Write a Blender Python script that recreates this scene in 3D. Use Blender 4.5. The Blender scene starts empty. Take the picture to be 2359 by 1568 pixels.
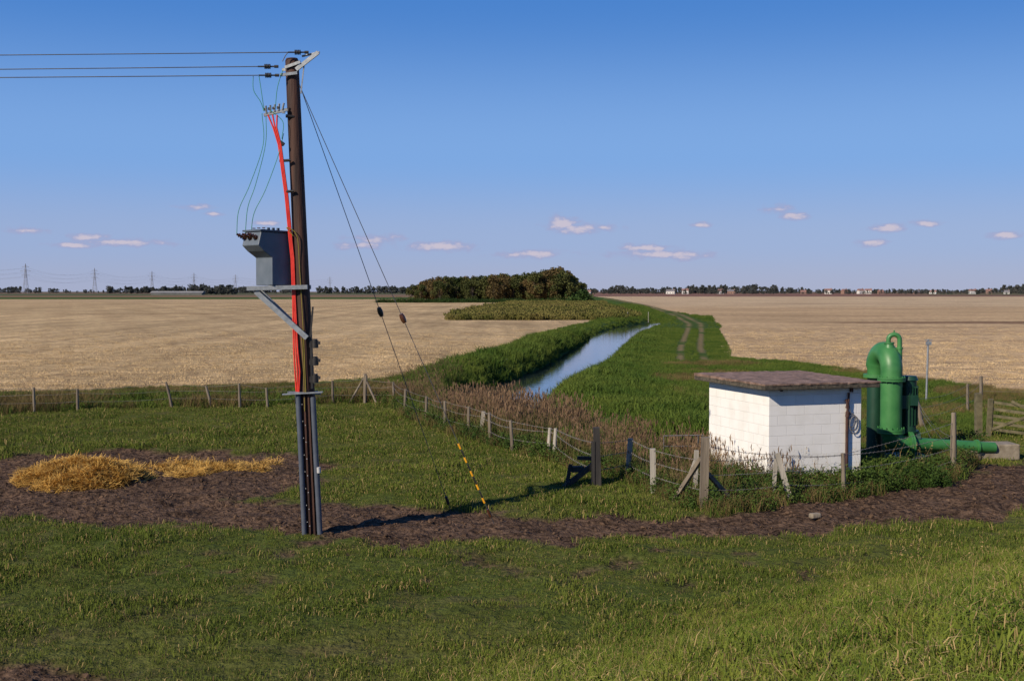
import bpy, math, random
import numpy as np
from mathutils import Vector, Matrix
random.seed(4); RNG = np.random.default_rng(7)
scene = bpy.context.scene
COL = scene.collection

# ------------------------------------------------------------------ materials
def nt(m):
    m.use_nodes = True
    return m.node_tree.nodes, m.node_tree.links
def mat(name, c1, c2=None, scale=6.0, rough=0.8, bump=0.0, metal=0.0, stretch=(1,1,1), rnd=0.0, coords='Object', detail=4, spec=0.5, bscale=None):
    m = bpy.data.materials.new(name); N, L = nt(m)
    b = N['Principled BSDF']; b.inputs['Roughness'].default_value = rough; b.inputs['Metallic'].default_value = metal
    b.inputs['Specular IOR Level'].default_value = spec
    c2 = c2 or c1
    if coords == 'World':
        g = N.new('ShaderNodeNewGeometry'); src = g.outputs['Position']
    else:
        t = N.new('ShaderNodeTexCoord'); src = t.outputs['Object']
    mp = N.new('ShaderNodeMapping'); mp.inputs['Scale'].default_value = stretch; L.new(src, mp.inputs[0])
    n = N.new('ShaderNodeTexNoise'); n.inputs['Scale'].default_value = scale; n.inputs['Detail'].default_value = detail
    L.new(mp.outputs[0], n.inputs['Vector'])
    r = N.new('ShaderNodeMapRange'); r.inputs[1].default_value = 0.32; r.inputs[2].default_value = 0.68
    L.new(n.outputs[0], r.inputs[0])
    fac = r.outputs[0]
    if rnd > 0:
        oi = N.new('ShaderNodeObjectInfo')
        mx = N.new('ShaderNodeMix'); mx.data_type = 'FLOAT'; mx.inputs[0].default_value = rnd
        L.new(fac, mx.inputs[2]); L.new(oi.outputs['Random'], mx.inputs[3]); fac = mx.outputs[0]
    cm = N.new('ShaderNodeMix'); cm.data_type = 'RGBA'
    cm.inputs[6].default_value = (*c1, 1); cm.inputs[7].default_value = (*c2, 1)
    L.new(fac, cm.inputs[0]); L.new(cm.outputs[2], b.inputs['Base Color'])
    if bump > 0:
        n2 = N.new('ShaderNodeTexNoise'); n2.inputs['Scale'].default_value = bscale or scale*4; n2.inputs['Detail'].default_value = 4
        L.new(mp.outputs[0], n2.inputs['Vector'])
        bp = N.new('ShaderNodeBump'); bp.inputs['Strength'].default_value = bump; bp.inputs['Distance'].default_value = 0.02
        L.new(n2.outputs[0], bp.inputs['Height']); L.new(bp.outputs[0], b.inputs['Normal'])
    return m

M_pole = mat('creosoted_wood', (0.024,0.009,0.006), (0.085,0.034,0.020), 9, 0.75, 0.6, stretch=(1,1,0.08))
M_steel = mat('galvanised_steel', (0.20,0.22,0.24), (0.32,0.34,0.36), 12, 0.5, 0.1, metal=0.3)
M_grey = mat('transformer_grey_paint', (0.095,0.12,0.15), (0.13,0.155,0.19), 4, 0.5, 0.05)
M_greydk = mat('transformer_dark_paint', (0.055,0.075,0.10), (0.08,0.10,0.13), 4, 0.5)
M_conduit = mat('conduit_plastic', (0.06,0.072,0.10), (0.085,0.10,0.13), 5, 0.5)
M_black = mat('black_fitting', (0.012,0.011,0.011), (0.03,0.025,0.022), 20, 0.5)
M_wire = mat('aluminium_wire', (0.05,0.05,0.055), (0.09,0.09,0.1), 5, 0.5)
M_gwire = mat('green_covered_wire', (0.02,0.20,0.09), (0.04,0.28,0.13), 5, 0.5)
M_red = mat('red_cable', (0.60,0.025,0.015), (0.75,0.05,0.03), 5, 0.45)
M_yel = mat('yellow_guard', (0.78,0.34,0.01), (0.88,0.42,0.02), 5, 0.5)
M_yelwire = mat('earth_wire', (0.20,0.16,0.02), (0.25,0.2,0.03), 5, 0.5)
M_bush = mat('bushing_brown', (0.06,0.022,0.012), (0.10,0.04,0.02), 20, 0.25)
M_post = mat('weathered_post', (0.10,0.078,0.055), (0.26,0.215,0.16), 7, 0.9, 0.5, stretch=(1,1,0.15), rnd=0.3)
M_postw = mat('silvered_post', (0.26,0.235,0.19), (0.44,0.40,0.34), 7, 0.9, 0.5, stretch=(1,1,0.15))
M_postd = mat('dark_timber', (0.018,0.016,0.015), (0.045,0.04,0.036), 7, 0.85, 0.4, stretch=(1,1,0.15))
M_gate = mat('mossy_timber', (0.08,0.07,0.035), (0.17,0.145,0.08), 7, 0.9, 0.4)
M_green = mat('green_gloss_paint', (0.032,0.155,0.040), (0.06,0.215,0.062), 3, 0.45, 0.06)
M_greendk = mat('dark_green_paint', (0.006,0.036,0.020), (0.012,0.055,0.03), 3, 0.45)
M_stone = mat('concrete_block', (0.18,0.145,0.10), (0.32,0.27,0.20), 5, 0.9, 0.5)
M_rust = mat('rusty_pipe', (0.035,0.015,0.012), (0.08,0.03,0.02), 8, 0.7)
M_fascia = mat('roof_edge_felt', (0.035,0.028,0.02), (0.12,0.10,0.07), 14, 0.9, 0.5)

def wall_mat():
    m = bpy.data.materials.new('white_painted_blockwork'); N, L = nt(m); b = N['Principled BSDF']; b.inputs['Roughness'].default_value = 0.75
    tc = N.new('ShaderNodeTexCoord'); sp = N.new('ShaderNodeSeparateXYZ'); L.new(tc.outputs['Object'], sp.inputs[0])
    ad = N.new('ShaderNodeMath'); ad.operation = 'ADD'; L.new(sp.outputs[0], ad.inputs[0]); L.new(sp.outputs[1], ad.inputs[1])
    cb = N.new('ShaderNodeCombineXYZ'); L.new(ad.outputs[0], cb.inputs[0]); L.new(sp.outputs[2], cb.inputs[1])
    br = N.new('ShaderNodeTexBrick'); br.inputs['Scale'].default_value = 1; br.inputs['Brick Width'].default_value = 0.45; br.inputs['Row Height'].default_value = 0.225
    br.inputs['Mortar Size'].default_value = 0.007; br.inputs['Mortar Smooth'].default_value = 0.6
    L.new(cb.outputs[0], br.inputs['Vector'])
    n = N.new('ShaderNodeTexNoise'); n.inputs['Scale'].default_value = 2.2; n.inputs['Detail'].default_value = 6; L.new(tc.outputs['Object'], n.inputs['Vector'])
    cr = N.new('ShaderNodeValToRGB'); cr.color_ramp.elements[0].position = 0.3; cr.color_ramp.elements[0].color = (0.78,0.76,0.71,1)
    cr.color_ramp.elements[1].position = 0.55; cr.color_ramp.elements[1].color = (0.86,0.84,0.80,1); L.new(n.outputs[0], cr.inputs[0])
    mr = N.new('ShaderNodeMapRange'); mr.inputs[1].default_value = 0.05; mr.inputs[2].default_value = 0.5; mr.inputs[3].default_value = 0.5; mr.inputs[4].default_value = 0.0
    L.new(sp.outputs[2], mr.inputs[0])
    ml = N.new('ShaderNodeMath'); ml.operation = 'MULTIPLY'; L.new(mr.outputs[0], ml.inputs[0]); L.new(n.outputs[0], ml.inputs[1])
    mx = N.new('ShaderNodeMix'); mx.data_type = 'RGBA'; L.new(ml.outputs[0], mx.inputs[0]); L.new(cr.outputs[0], mx.inputs[6]); mx.inputs[7].default_value = (0.25,0.24,0.15,1)
    mo = N.new('ShaderNodeMix'); mo.data_type = 'RGBA'; mf = N.new('ShaderNodeMath'); mf.operation='MULTIPLY'; mf.inputs[1].default_value = 0.13
    L.new(br.outputs['Fac'], mf.inputs[0]); L.new(mf.outputs[0], mo.inputs[0]); L.new(mx.outputs[2], mo.inputs[6]); mo.inputs[7].default_value = (0.45,0.43,0.38,1)
    L.new(mo.outputs[2], b.inputs['Base Color'])
    iv = N.new('ShaderNodeMath'); iv.operation = 'SUBTRACT'; iv.inputs[0].default_value = 1; L.new(br.outputs['Fac'], iv.inputs[1])
    bp = N.new('ShaderNodeBump'); bp.inputs['Strength'].default_value = 0.6; bp.inputs['Distance'].default_value = 0.012
    L.new(iv.outputs[0], bp.inputs['Height']); L.new(bp.outputs[0], b.inputs['Normal'])
    return m
M_wall = wall_mat()
def roof_mat():
    m = bpy.data.materials.new('mossy_roof_sheet'); N, L = nt(m); b = N['Principled BSDF']; b.inputs['Roughness'].default_value = 0.9
    tc = N.new('ShaderNodeTexCoord'); n = N.new('ShaderNodeTexNoise'); n.inputs['Scale'].default_value = 4; n.inputs['Detail'].default_value = 8; n.inputs['Roughness'].default_value=0.7
    L.new(tc.outputs['Object'], n.inputs['Vector'])
    cr = N.new('ShaderNodeValToRGB'); e = cr.color_ramp.elements; e[0].position = 0.3; e[0].color = (0.07,0.045,0.03,1); e[1].position = 0.7; e[1].color = (0.34,0.23,0.18,1)
    x = e.new(0.5); x.color = (0.20,0.125,0.09,1)
    L.new(n.outputs[0], cr.inputs[0]); L.new(cr.outputs[0], b.inputs['Base Color'])
    n3 = N.new('ShaderNodeTexNoise'); n3.inputs['Scale'].default_value = 14; n3.inputs['Detail'].default_value = 3; L.new(tc.outputs['Object'], n3.inputs['Vector'])
    bp = N.new('ShaderNodeBump'); bp.inputs['Strength'].default_value = 0.6; bp.inputs['Distance'].default_value = 0.03
    L.new(n3.outputs[0], bp.inputs['Height']); L.new(bp.outputs[0], b.inputs['Normal'])
    return m
M_roof = roof_mat()

# ------------------------------------------------------------------ mesh builder
class MB:
    def __init__(s): s.v=[]; s.f=[]; s.m=[]; s.s=[]
    def add(s, vs, fs, mi=0, smooth=False):
        o=len(s.v); s.v += [tuple(v) for v in vs]
        for f in fs: s.f.append(tuple(i+o for i in f)); s.m.append(mi); s.s.append(smooth)
    def tube(s, pts, r, n=10, mi=0, caps=True):
        pts=[Vector(p) for p in pts]; k=len(pts)
        rs = r if isinstance(r,(list,tuple)) else [r]*k
        vs=[]; 
        t0=(pts[1]-pts[0]).normalized(); up=Vector((0,0,1)) if abs(t0.z)<0.9 else Vector((0,1,0))
        a=t0.cross(up).normalized()
        for i,p in enumerate(pts):
            t=((pts[min(i+1,k-1)]-pts[max(i-1,0)])).normalized()
            a=(a-t*a.dot(t)).normalized(); b=t.cross(a)
            for j in range(n):
                q=2*math.pi*j/n; vs.append(p+(a*math.cos(q)+b*math.sin(q))*rs[i])
        fs=[(i*n+j,i*n+(j+1)%n,(i+1)*n+(j+1)%n,(i+1)*n+j) for i in range(k-1) for j in range(n)]
        s.add(vs,fs,mi,True)
        if caps:
            s.add(vs[:n],[tuple(range(n-1,-1,-1))],mi); s.add(vs[-n:],[tuple(range(n))],mi)
    def box(s, c, size, rz=0, mi=0, M=None):
        x,y,z=[q/2 for q in size]
        vs=[Vector((sx*x,sy*y,sz*z)) for sz in(-1,1) for sy in(-1,1) for sx in(-1,1)]
        R=M if M is not None else Matrix.Rotation(rz,3,'Z')
        vs=[R@v+Vector(c) for v in vs]
        s.add(vs,[(0,2,3,1),(4,5,7,6),(0,1,5,4),(2,6,7,3),(0,4,6,2),(1,3,7,5)],mi)
    def beam(s, p0, p1, w, h, mi=0):
        p0=Vector(p0); p1=Vector(p1); d=p1-p0; L=d.length; x=d.normalized()
        up=Vector((0,0,1)) if abs(x.z)<0.95 else Vector((0,1,0))
        y=up.cross(x).normalized(); z=x.cross(y)
        R=Matrix((x,y,z)).transposed()
        s.box((p0+p1)/2,(L,w,h),mi=mi,M=R)
def empty(name, loc=(0,0,0)):
    e=bpy.data.objects.new(name,None); e.location=loc; COL.objects.link(e); e.empty_display_size=0.3; return e
def mk(name, mb, mats, parent=None, origin=None, bevel=0):
    o=Vector(origin) if origin is not None else (parent.location.copy() if parent else Vector((0,0,0)))
    me=bpy.data.meshes.new(name); me.from_pydata([tuple(Vector(v)-o) for v in mb.v],[],mb.f)
    for m in (mats if isinstance(mats,(list,tuple)) else [mats]): me.materials.append(m)
    me.polygons.foreach_set('material_index', mb.m); me.polygons.foreach_set('use_smooth', mb.s); me.update()
    ob=bpy.data.objects.new(name,me); COL.objects.link(ob)
    if parent: ob.parent=parent
    else: ob.location=o
    if bevel:
        b=ob.modifiers.new('bevel','BEVEL'); b.width=bevel; b.segments=2; b.limit_method='ANGLE'
    return ob

# ------------------------------------------------------------------ terrain functions
TAB = RNG.random((256,256))
def vn(x,y):
    xi=np.floor(x).astype(int); yi=np.floor(y).astype(int); fx=x-xi; fy=y-yi
    fx=fx*fx*(3-2*fx); fy=fy*fy*(3-2*fy)
    g=lambda a,b: TAB[a&255,b&255]
    return (g(xi,yi)*(1-fx)+g(xi+1,yi)*fx)*(1-fy)+(g(xi,yi+1)*(1-fx)+g(xi+1,yi+1)*fx)*fy
def fbm(x,y,o=4):
    r=0;a=1;t=0
    for i in range(o): r=r+a*vn(x*2**i+17*i,y*2**i+31*i); t+=a; a*=0.55
    return r/t
def sstep(a,b,x):
    t=np.clip((x-a)/(b-a),0,1); return t*t*(3-2*t)
DITCH=np.array([(6.2,29.5),(4.4,35),(2.6,41),(.7,47),(-.25,52),(-.1,57),(1.4,65),(3.8,77),(7.7,106),(12.2,140),(17.2,167),(24,198),(28,300),(40,500),(52,716),(60,1000),(90,6000)],float)
TRACK=np.array([(9.6,60),(10.3,69),(13.7,93.6),(20.2,135),(24.3,162),(30,221),(39.6,348),(53,676),(70,1500)],float)
PATH=np.array([(-14,26.5),(-8,24.4),(-5,23.5),(-2.67,22.7),(-.6,22.4),(1.75,22.3),(4.2,22.8),(7.2,24.3),(11.2,26.7),(17,31)],float)
def pdist(P,x,y):
    best=np.full(x.shape,1e9); sg=np.zeros(x.shape)
    for i in range(len(P)-1):
        ax,ay=P[i]; bx,by=P[i+1]; dx,dy=bx-ax,by-ay; L2=dx*dx+dy*dy
        t=np.clip(((x-ax)*dx+(y-ay)*dy)/L2,0,1); px=ax+t*dx; py=ay+t*dy
        d=np.hypot(x-px,y-py); cr=(x-ax)*dy-(y-ay)*dx
        m=d<best; best=np.where(m,d,best); sg=np.where(m,np.sign(cr),sg)
    return best,best*np.where(sg==0,1,sg)
FX=[-60,-22,-17,-12.6,-10,-6.8,-5.7,-4.5,-3.7,-2.1,-.6,1,2.7,3.4,3.9,5.5,7.3,10.5,13.9,20,40]
FY=[41,43,43.3,45.4,45.4,47,47.5,46.6,42.5,38,34.5,31.3,28,25,24.2,25.3,26.5,29,36,48,60]
def yf(x): return np.interp(x,FX,FY)
def dirtmask(x,y):
    d,_=pdist(PATH,x,y)
    hw=np.interp(x,[-14,-8,-5,-2.6,1,3,7,11,16],[2,2,1.9,2.1,1.4,1.1,1.7,2.4,2.8])
    a=1-d/hw
    e=1-np.hypot((x+9.8)/5.8,(y-28.3)/5.2)
    b=1-np.hypot((x+6.0)/1.6,(y-13.2)/1.0)
    m=np.maximum(np.maximum(a*1.5,e*4),b)
    m=m+ (fbm(x*1.1,y*1.1,4)-0.5)*1.9+(vn(x*4.1,y*4.1)-.5)*.25
    c=(1-np.hypot((x-0)/6,(y-19.2)/1.6))*0.6+(fbm(x*1.6+50,y*1.6,3)-0.62)*3.0
    return np.clip(np.maximum(sstep(-0.05,0.35,m),0.7*sstep(0.1,0.5,c)),0,1)
def strawmask(x,y):
    a=1-np.hypot((x+10.0)/1.5,(y-28.2)/1.35)
    b=(1-np.hypot((x+7.7)/2.1,(y-30.0)/1.3))*.7
    return a,b
def hwater(y): return np.interp(y,[30,46,52,60,80,110,145,172,185,200,300],[.3,.7,1.5,1.6,1.4,1.6,2.1,2.1,1.0,.3,.3])
def heightf(x,y):
    s=-.611*x+.792*y
    t=np.clip((11.5-s)/10,0,1); z=2.73*np.where(t<0.12,t*t/0.24,t-0.06)/0.94
    d,sd=pdist(DITCH,x,y)
    hw=hwater(y)
    dep=np.interp(y,[28,34,60,185,200,700,1200],[0.0,0.9,1.1,1.1,.6,.6,0])
    z=z-dep*(1-sstep(hw,hw+1.7,d))*(y>25)
    lev=np.exp(-((sd+4.2)/1.3)**2)*0.3*sstep(52,60,y)*(1-sstep(100,150,y))
    z=z+lev
    near=1-sstep(45,70,y)
    z=z+near*((fbm(x*.5,y*.5,3)-.5)*0.18+(fbm(x*2.2,y*2.2,3)-.5)*0.10)
    dm=dirtmask(x,y)*(1-sstep(34,36,y))
    z=z+dm*((fbm(x*4.5+9,y*4.5,3)-.5)*0.17-0.05)
    a,b=strawmask(x,y); z=z+0.34*np.clip(a,0,1)**0.7*(0.6+0.8*vn(x*2.2,y*2.2))
    return z
def hz(x,y): return float(heightf(np.array([float(x)]),np.array([float(y)]))[0])
def patchmask(x,y):
    d,sd=pdist(DITCH,x,y)
    xl=np.interp(y,[178,200,300,420],[-9.5,-9,-5,0])+6*(fbm(y*.08,y*0+2.2,2)-.5)
    return (y>181)&(y<415)&(x>xl)&(sd<-4)
def leftfield(x,y):
    d,sd=pdist(DITCH,x,y); wl=np.interp(y,[60,65,106,180,400],[5.2,5.0,6.0,7.5,6])
    return (sd<-wl)&(y>51.2+(x+21.7)*.5)&(y<660)&(y>50)&(~patchmask(x,y))
def rightfield(x,y):
    d,sd=pdist(DITCH,x,y); wr=np.interp(y,[76,87,152,210,380,716],[9.8,10.4,11.6,7.5,9,6])
    return (sd>wr)&(y>np.interp(x,[14,16.6,18.9,21.7,30,60],[80,75,64.7,51.8,42,40]))&(y<950)

def axis(a,b,step,lo,hi,g):
    c=list(np.arange(a,b,step)); s=step; p=c[-1]
    while p<hi: s*=g; p+=s; c.append(p)
    s=step; p=c[0]; l=[]
    while p>lo: s*=g; p-=s; l.append(p)
    return np.array(l[::-1]+c)
xs=axis(-17,26,0.15,-5000,5000,1.03)
ys=list(np.arange(3,46,0.15)); s=0.25; p=ys[-1]
while p<7000: p+=s; ys.append(p); s*=1.013
s=.3; p=3; l=[]
while p>-60: s*=1.15; p-=s; l.append(p)
ys=np.array(l[::-1]+ys)
X,Y=np.meshgrid(xs,ys); Z=heightf(X,Y)
nx,ny=len(xs),len(ys); print('terrain',nx,ny)
Cc=np.zeros((ny,nx,4)); Cc[...,3]=1
def setc(mask,c):
    m=np.asarray(mask,float)[...,None]; Cc[...,:3]=Cc[...,:3]*(1-m)+np.array(c)*m
n1=fbm(X*.35,Y*.35,3)
Cc[...,:3]=(0.068,0.086,0.018)
setc(sstep(.4,.7,n1)*.6,(0.10,0.10,0.028))
setc(sstep(.55,.72,fbm(X*1.3+3,Y*1.3,4))*.5,(0.10,0.075,0.038))
beyond=(Y>yf(X)+.3)
setc(beyond&(Y<62),(0.06,0.058,0.024))
d,sd=pdist(DITCH,X,Y)
setc((sd>.9)&(Y>31)&beyond,(0.04,0.065,0.015))
setc((Y>50)&(Y<950),(0.05,0.085,0.017))
lf=leftfield(X,Y); rf=rightfield(X,Y)
setc(lf,(0.58,0.42,0.225)); setc(rf,(0.56,0.395,0.22)); fieldm=(lf|rf).astype(float)
setc(lf*sstep(130,45,Y)*.5,(0.50,0.345,0.165))
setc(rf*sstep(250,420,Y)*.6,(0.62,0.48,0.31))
setc(patchmask(X,Y),(0.07,0.065,0.025))
dark=(1-np.hypot((X-66)/27,(Y-168)/8)); setc(rf*sstep(0,.35,dark+(fbm(X*.1,Y*.3)-.5)*.8)*.8,(0.16,0.09,0.055))
for (cx,cy,rx,ry,q) in [(55,215,30,5,.4),(90,300,60,9,.4),(60,130,25,3,.3),(45,105,14,2.5,.3),(110,420,70,14,.35)]:
    dark=(1-np.hypot((X-cx)/rx,(Y-cy)/ry)); setc(rf*sstep(0,.5,dark+(fbm(X*.1,Y*.3)-.5)*.8)*q,(0.25,0.14,0.085))
for (cx,cy,rx,ry,q) in [(-40,330,60,14,.3),(-60,230,40,8,.25),(-30,420,40,12,.3),(-20,110,18,4,.2)]:
    dark=(1-np.hypot((X-cx)/rx,(Y-cy)/ry)); setc(lf*sstep(0,.5,dark+(fbm(X*.1,Y*.2)-.5)*.8)*q,(0.33,0.19,0.09))
ru=X*.94+Y*.342
for off in(-42,-34,-26,-18,-9,-1,7,15,23,31,39,47,55,63):
    for w_ in(-.9,.9):
        q=np.exp(-((ru-off-w_)/np.interp(Y,[50,150,400],[.22,.4,1.0]))**2); setc(lf*q*(.5 if off%2 else .25)*sstep(.25,.6,fbm(X*.2+off,Y*.1)),(0.28,0.18,0.09))
rv=X*.5-Y*.866
for off in(-60,-80,-100,-125,-150,-180,-215,-260):
    q=np.exp(-((rv-off)/np.interp(Y,[50,150,400],[.4,.8,2.0]))**2); setc(rf*q*.3*sstep(.3,.6,fbm(X*.1+off,Y*.1)),(0.30,0.18,0.10))
tr,ts=pdist(TRACK,X,Y)
wide=np.interp(Y,[60,160,400],[.22,.3,.8])
setc((np.exp(-((tr-.75)/wide)**2))*(Y>62)*(Y<700)*.8*sstep(.3,.5,fbm(X*.3,Y*.15)),(0.24,0.17,0.09))
setc((Y>640)&(Y<1150)&(X<20+Y*.02),(0.05,0.09,0.02))
setc((Y>470)&(Y<600)&(X<-60),(0.56,0.40,0.22))
setc((Y>830)&(Y<1150)&(X<-60),(0.20,0.13,0.075))
setc((Y>950)&(X>60),(0.20,0.11,0.08)); setc((Y>1150)&(X<=60),(0.17,0.12,0.08))
setc((Y>1150)&(fbm(X*.004,Y*.002,2)>.52),(0.09,0.10,0.05))
dm=dirtmask(X,Y)*(1-sstep(34,36,Y))*(~beyond)
a,b=strawmask(X,Y); st=np.clip(sstep(0,.25,a+(fbm(X*2,Y*2)-.5)*.5)+.3*sstep(0,.4,b+(fbm(X*1.6,Y*1.6)-.55)*1.6),0,1)
me=bpy.data.meshes.new('ground')
V=np.stack([X,Y,Z],-1).reshape(-1,3)
idx=np.arange(nx*ny).reshape(ny,nx)
F=np.stack([idx[:-1,:-1],idx[:-1,1:],idx[1:,1:],idx[1:,:-1]],-1).reshape(-1,4)
me.vertices.add(len(V)); me.vertices.foreach_set('co',V.ravel())
me.loops.add(F.size); me.loops.foreach_set('vertex_index',F.ravel().astype(np.int32))
me.polygons.add(len(F)); me.polygons.foreach_set('loop_start',(np.arange(len(F))*4).astype(np.int32)); me.polygons.foreach_set('loop_total',np.full(len(F),4,np.int32))
me.update(calc_edges=True); me.polygons.foreach_set('use_smooth',np.ones(len(F),bool))
ca=me.color_attributes.new('base','FLOAT_COLOR','POINT'); ca.data.foreach_set('color',Cc.reshape(-1))
for nm,arr in(('dirt',dm),('field',fieldm),('straw',st),('lf',lf.astype(float))):
    at=me.attributes.new(nm,'FLOAT','POINT'); at.data.foreach_set('value',np.ascontiguousarray(arr,dtype=np.float32).ravel())
ground=bpy.data.objects.new('ground',me); COL.objects.link(ground)

def ground_mat():
    m=bpy.data.materials.new('ground_surface'); N,L=nt(m); b=N['Principled BSDF']; b.inputs['Roughness'].default_value=0.95; b.inputs['Specular IOR Level'].default_value=0.05
    def attr(n): a=N.new('ShaderNodeAttribute'); a.attribute_name=n; return a
    base=attr('base').outputs['Color']; dirt=attr('dirt').outputs['Fac']; field=attr('field').outputs['Fac']; straw=attr('straw').outputs['Fac']; lfa=attr('lf').outputs['Fac']
    g=N.new('ShaderNodeNewGeometry').outputs['Position']
    def noise(sc,det=5,st=(1,1,1),rot=0,rough=.6):
        mp=N.new('ShaderNodeMapping'); mp.inputs['Scale'].default_value=st; mp.inputs['Rotation'].default_value=(0,0,rot); L.new(g,mp.inputs[0])
        n=N.new('ShaderNodeTexNoise'); n.inputs['Scale'].default_value=sc; n.inputs['Detail'].default_value=det; n.inputs['Roughness'].default_value=rough; L.new(mp.outputs[0],n.inputs['Vector']); return n.outputs[0]
    def mr(x,a,bb,c,dd):
        r=N.new('ShaderNodeMapRange'); L.new(x,r.inputs[0]); 
        for i,q in enumerate((a,bb,c,dd)): r.inputs[i+1].default_value=q
        return r.outputs[0]
    def ml(x,y):
        r=N.new('ShaderNodeMath'); r.operation='MULTIPLY'
        for i,q in enumerate((x,y)):
            if isinstance(q,float): r.inputs[i].default_value=q
            else: L.new(q,r.inputs[i])
        return r.outputs[0]
    def mixc(f,a,c):
        r=N.new('ShaderNodeMix'); r.data_type='RGBA'
        if isinstance(f,float): r.inputs[0].default_value=f
        else: L.new(f,r.inputs[0])
        for i,q in((6,a),(7,c)):
            if isinstance(q,tuple): r.inputs[i].default_value=(*q,1)
            else: L.new(q,r.inputs[i])
        return r.outputs[2]
    def scalec(c,f):
        r=N.new('ShaderNodeVectorMath'); r.operation='SCALE'; L.new(c,r.inputs[0]); L.new(f,r.inputs['Scale']); return r.outputs[0]
    fine=noise(9,5,rough=.7); mid=noise(1.2,3)
    gcol=scalec(base,ml(mr(fine,.3,.7,.6,1.4),mr(mid,.3,.7,.8,1.2)))
    streakL=noise(1.0,3,(.10,.42,1),0.30); rowL=noise(1.0,2,(.30,.012,1),-.35); streakR=noise(1.0,3,(.03,.45,1),0.05)
    big=noise(.035,4); grain=noise(1.5,5,(.5,1.0,1),0,.9)
    sl=ml(mr(streakL,.3,.7,.80,1.14),mr(rowL,.35,.65,.78,1.14)); sr=mr(streakR,.3,.7,.72,1.2)
    r=N.new('ShaderNodeMix'); L.new(lfa,r.inputs[0]); L.new(sr,r.inputs[2]); L.new(sl,r.inputs[3])
    fv=ml(ml(r.outputs[0],mr(big,.35,.65,.82,1.12)),mr(grain,.38,.62,.42,1.42))
    fcol=scalec(base,fv)
    fcol=mixc(mr(noise(.9,5,(.4,1,1),0.2,.9),.49,.61,0,.5),fcol,(0.27,0.165,0.085))
    c=mixc(field,gcol,fcol)
    dcol=mixc(mr(fine,.38,.62,0,1),(0.030,0.018,0.012),(0.165,0.105,0.068))
    dcol=scalec(dcol,mr(mid,.3,.7,.6,1.2))
    c=mixc(dirt,c,dcol)
    scol=mixc(mr(fine,.35,.65,0,1),(0.10,0.055,0.02),(0.42,0.25,0.07))
    c=mixc(straw,c,scol)
    L.new(c,b.inputs['Base Color'])
    bp=N.new('ShaderNodeBump'); bp.inputs['Strength'].default_value=1.0; bp.inputs['Distance'].default_value=.10
    L.new(noise(5,3,rough=.7),bp.inputs['Height']); L.new(bp.outputs[0],b.inputs['Normal'])
    return m
me.materials.append(ground_mat())

# water
wm=bpy.data.materials.new('still_water'); N,L=nt(wm); b=N['Principled BSDF']; b.inputs['Base Color'].default_value=(0.02,0.03,0.035,1); b.inputs['Roughness'].default_value=0.04; b.inputs['IOR'].default_value=1.33; b.inputs['Specular IOR Level'].default_value=0.8
g=N.new('ShaderNodeNewGeometry'); n=N.new('ShaderNodeTexNoise'); n.inputs['Scale'].default_value=2.5; n.inputs['Detail'].default_value=3; L.new(g.outputs['Position'],n.inputs['Vector'])
bp=N.new('ShaderNodeBump'); bp.inputs['Strength'].default_value=.25; bp.inputs['Distance'].default_value=.02; L.new(n.outputs[0],bp.inputs['Height']); L.new(bp.outputs[0],b.inputs['Normal'])
mb=MB(); pts=[]
for i in range(1,len(DITCH)-3):
    a=Vector(DITCH[i-1]); c=Vector(DITCH[i+1]); t=(c-a).normalized(); nrm=Vector((t.y,-t.x)); p=Vector(DITCH[i]); h=float(hwater(p.y))+1.6
    pts+= [(p.x-nrm.x*h,p.y-nrm.y*h,-.64),(p.x+nrm.x*h,p.y+nrm.y*h,-.64)]
mb.add(pts,[(2*i,2*i+1,2*i+3,2*i+2) for i in range(len(pts)//2-1)])
mk('drainage_channel_water',mb,wm)

# ------------------------------------------------------------------ vegetation variants
def new_coll(name): return bpy.data.collections.new(name)
def vmesh(name, V, F, MI, mats, coll):
    me=bpy.data.meshes.new(name); me.from_pydata(V,[],F)
    for m in mats: me.materials.append(m)
    me.polygons.foreach_set('material_index',MI); me.update()
    o=bpy.data.objects.new(name,me); coll.objects.link(o); return o
def blades(n,R,h0,h1,w,bend,V,F,MI,mi=0,seed=0):
    rd=random.Random(seed)
    for _ in range(n):
        a=rd.uniform(0,6.283); r=R*math.sqrt(rd.random()); x,y=r*math.cos(a),r*math.sin(a)
        h=rd.uniform(h0,h1); q=rd.uniform(0,6.283); bx,by=math.cos(q)*bend*h*rd.random(),math.sin(q)*bend*h*rd.random()
        t=rd.uniform(0,6.283); wx,wy=math.cos(t)*w/2,math.sin(t)*w/2
        o=len(V)
        V+=[(x-wx,y-wy,-.03),(x+wx,y+wy,-.03),(x+bx*.35+wx*.8,y+by*.35+wy*.8,h*.55),(x+bx*.35-wx*.8,y+by*.35-wy*.8,h*.55),(x+bx,y+by,h*(1-.25*bend))]
        F+=[(o,o+1,o+2,o+3),(o+3,o+2,o+4)]; MI+=[mi,mi]
def leaves(n,fn,size,V,F,MI,mi=0,rd=random):
    for _ in range(n):
        p=Vector(fn()); s=size*rd.uniform(.6,1.3)
        u=Vector((rd.gauss(0,1),rd.gauss(0,1),rd.gauss(0,.7))).normalized(); v=u.cross(Vector((rd.gauss(0,1),rd.gauss(0,1),rd.gauss(0,1)))).normalized()
        o=len(V); V+= [tuple(p-u*s*.5),tuple(p+v*s*.3),tuple(p+u*s*.5),tuple(p-v*s*.3)]; F.append((o,o+1,o+2,o+3)); MI.append(mi)
def gm(name,c1,c2,ws=.5,rnd=.45): return mat(name,c1,c2,ws,.75,coords='World',rnd=rnd,spec=.1,detail=1)
G_past=gm('pasture_grass',(0.058,0.088,0.012),(0.135,0.160,0.028),.45,.4)
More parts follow.
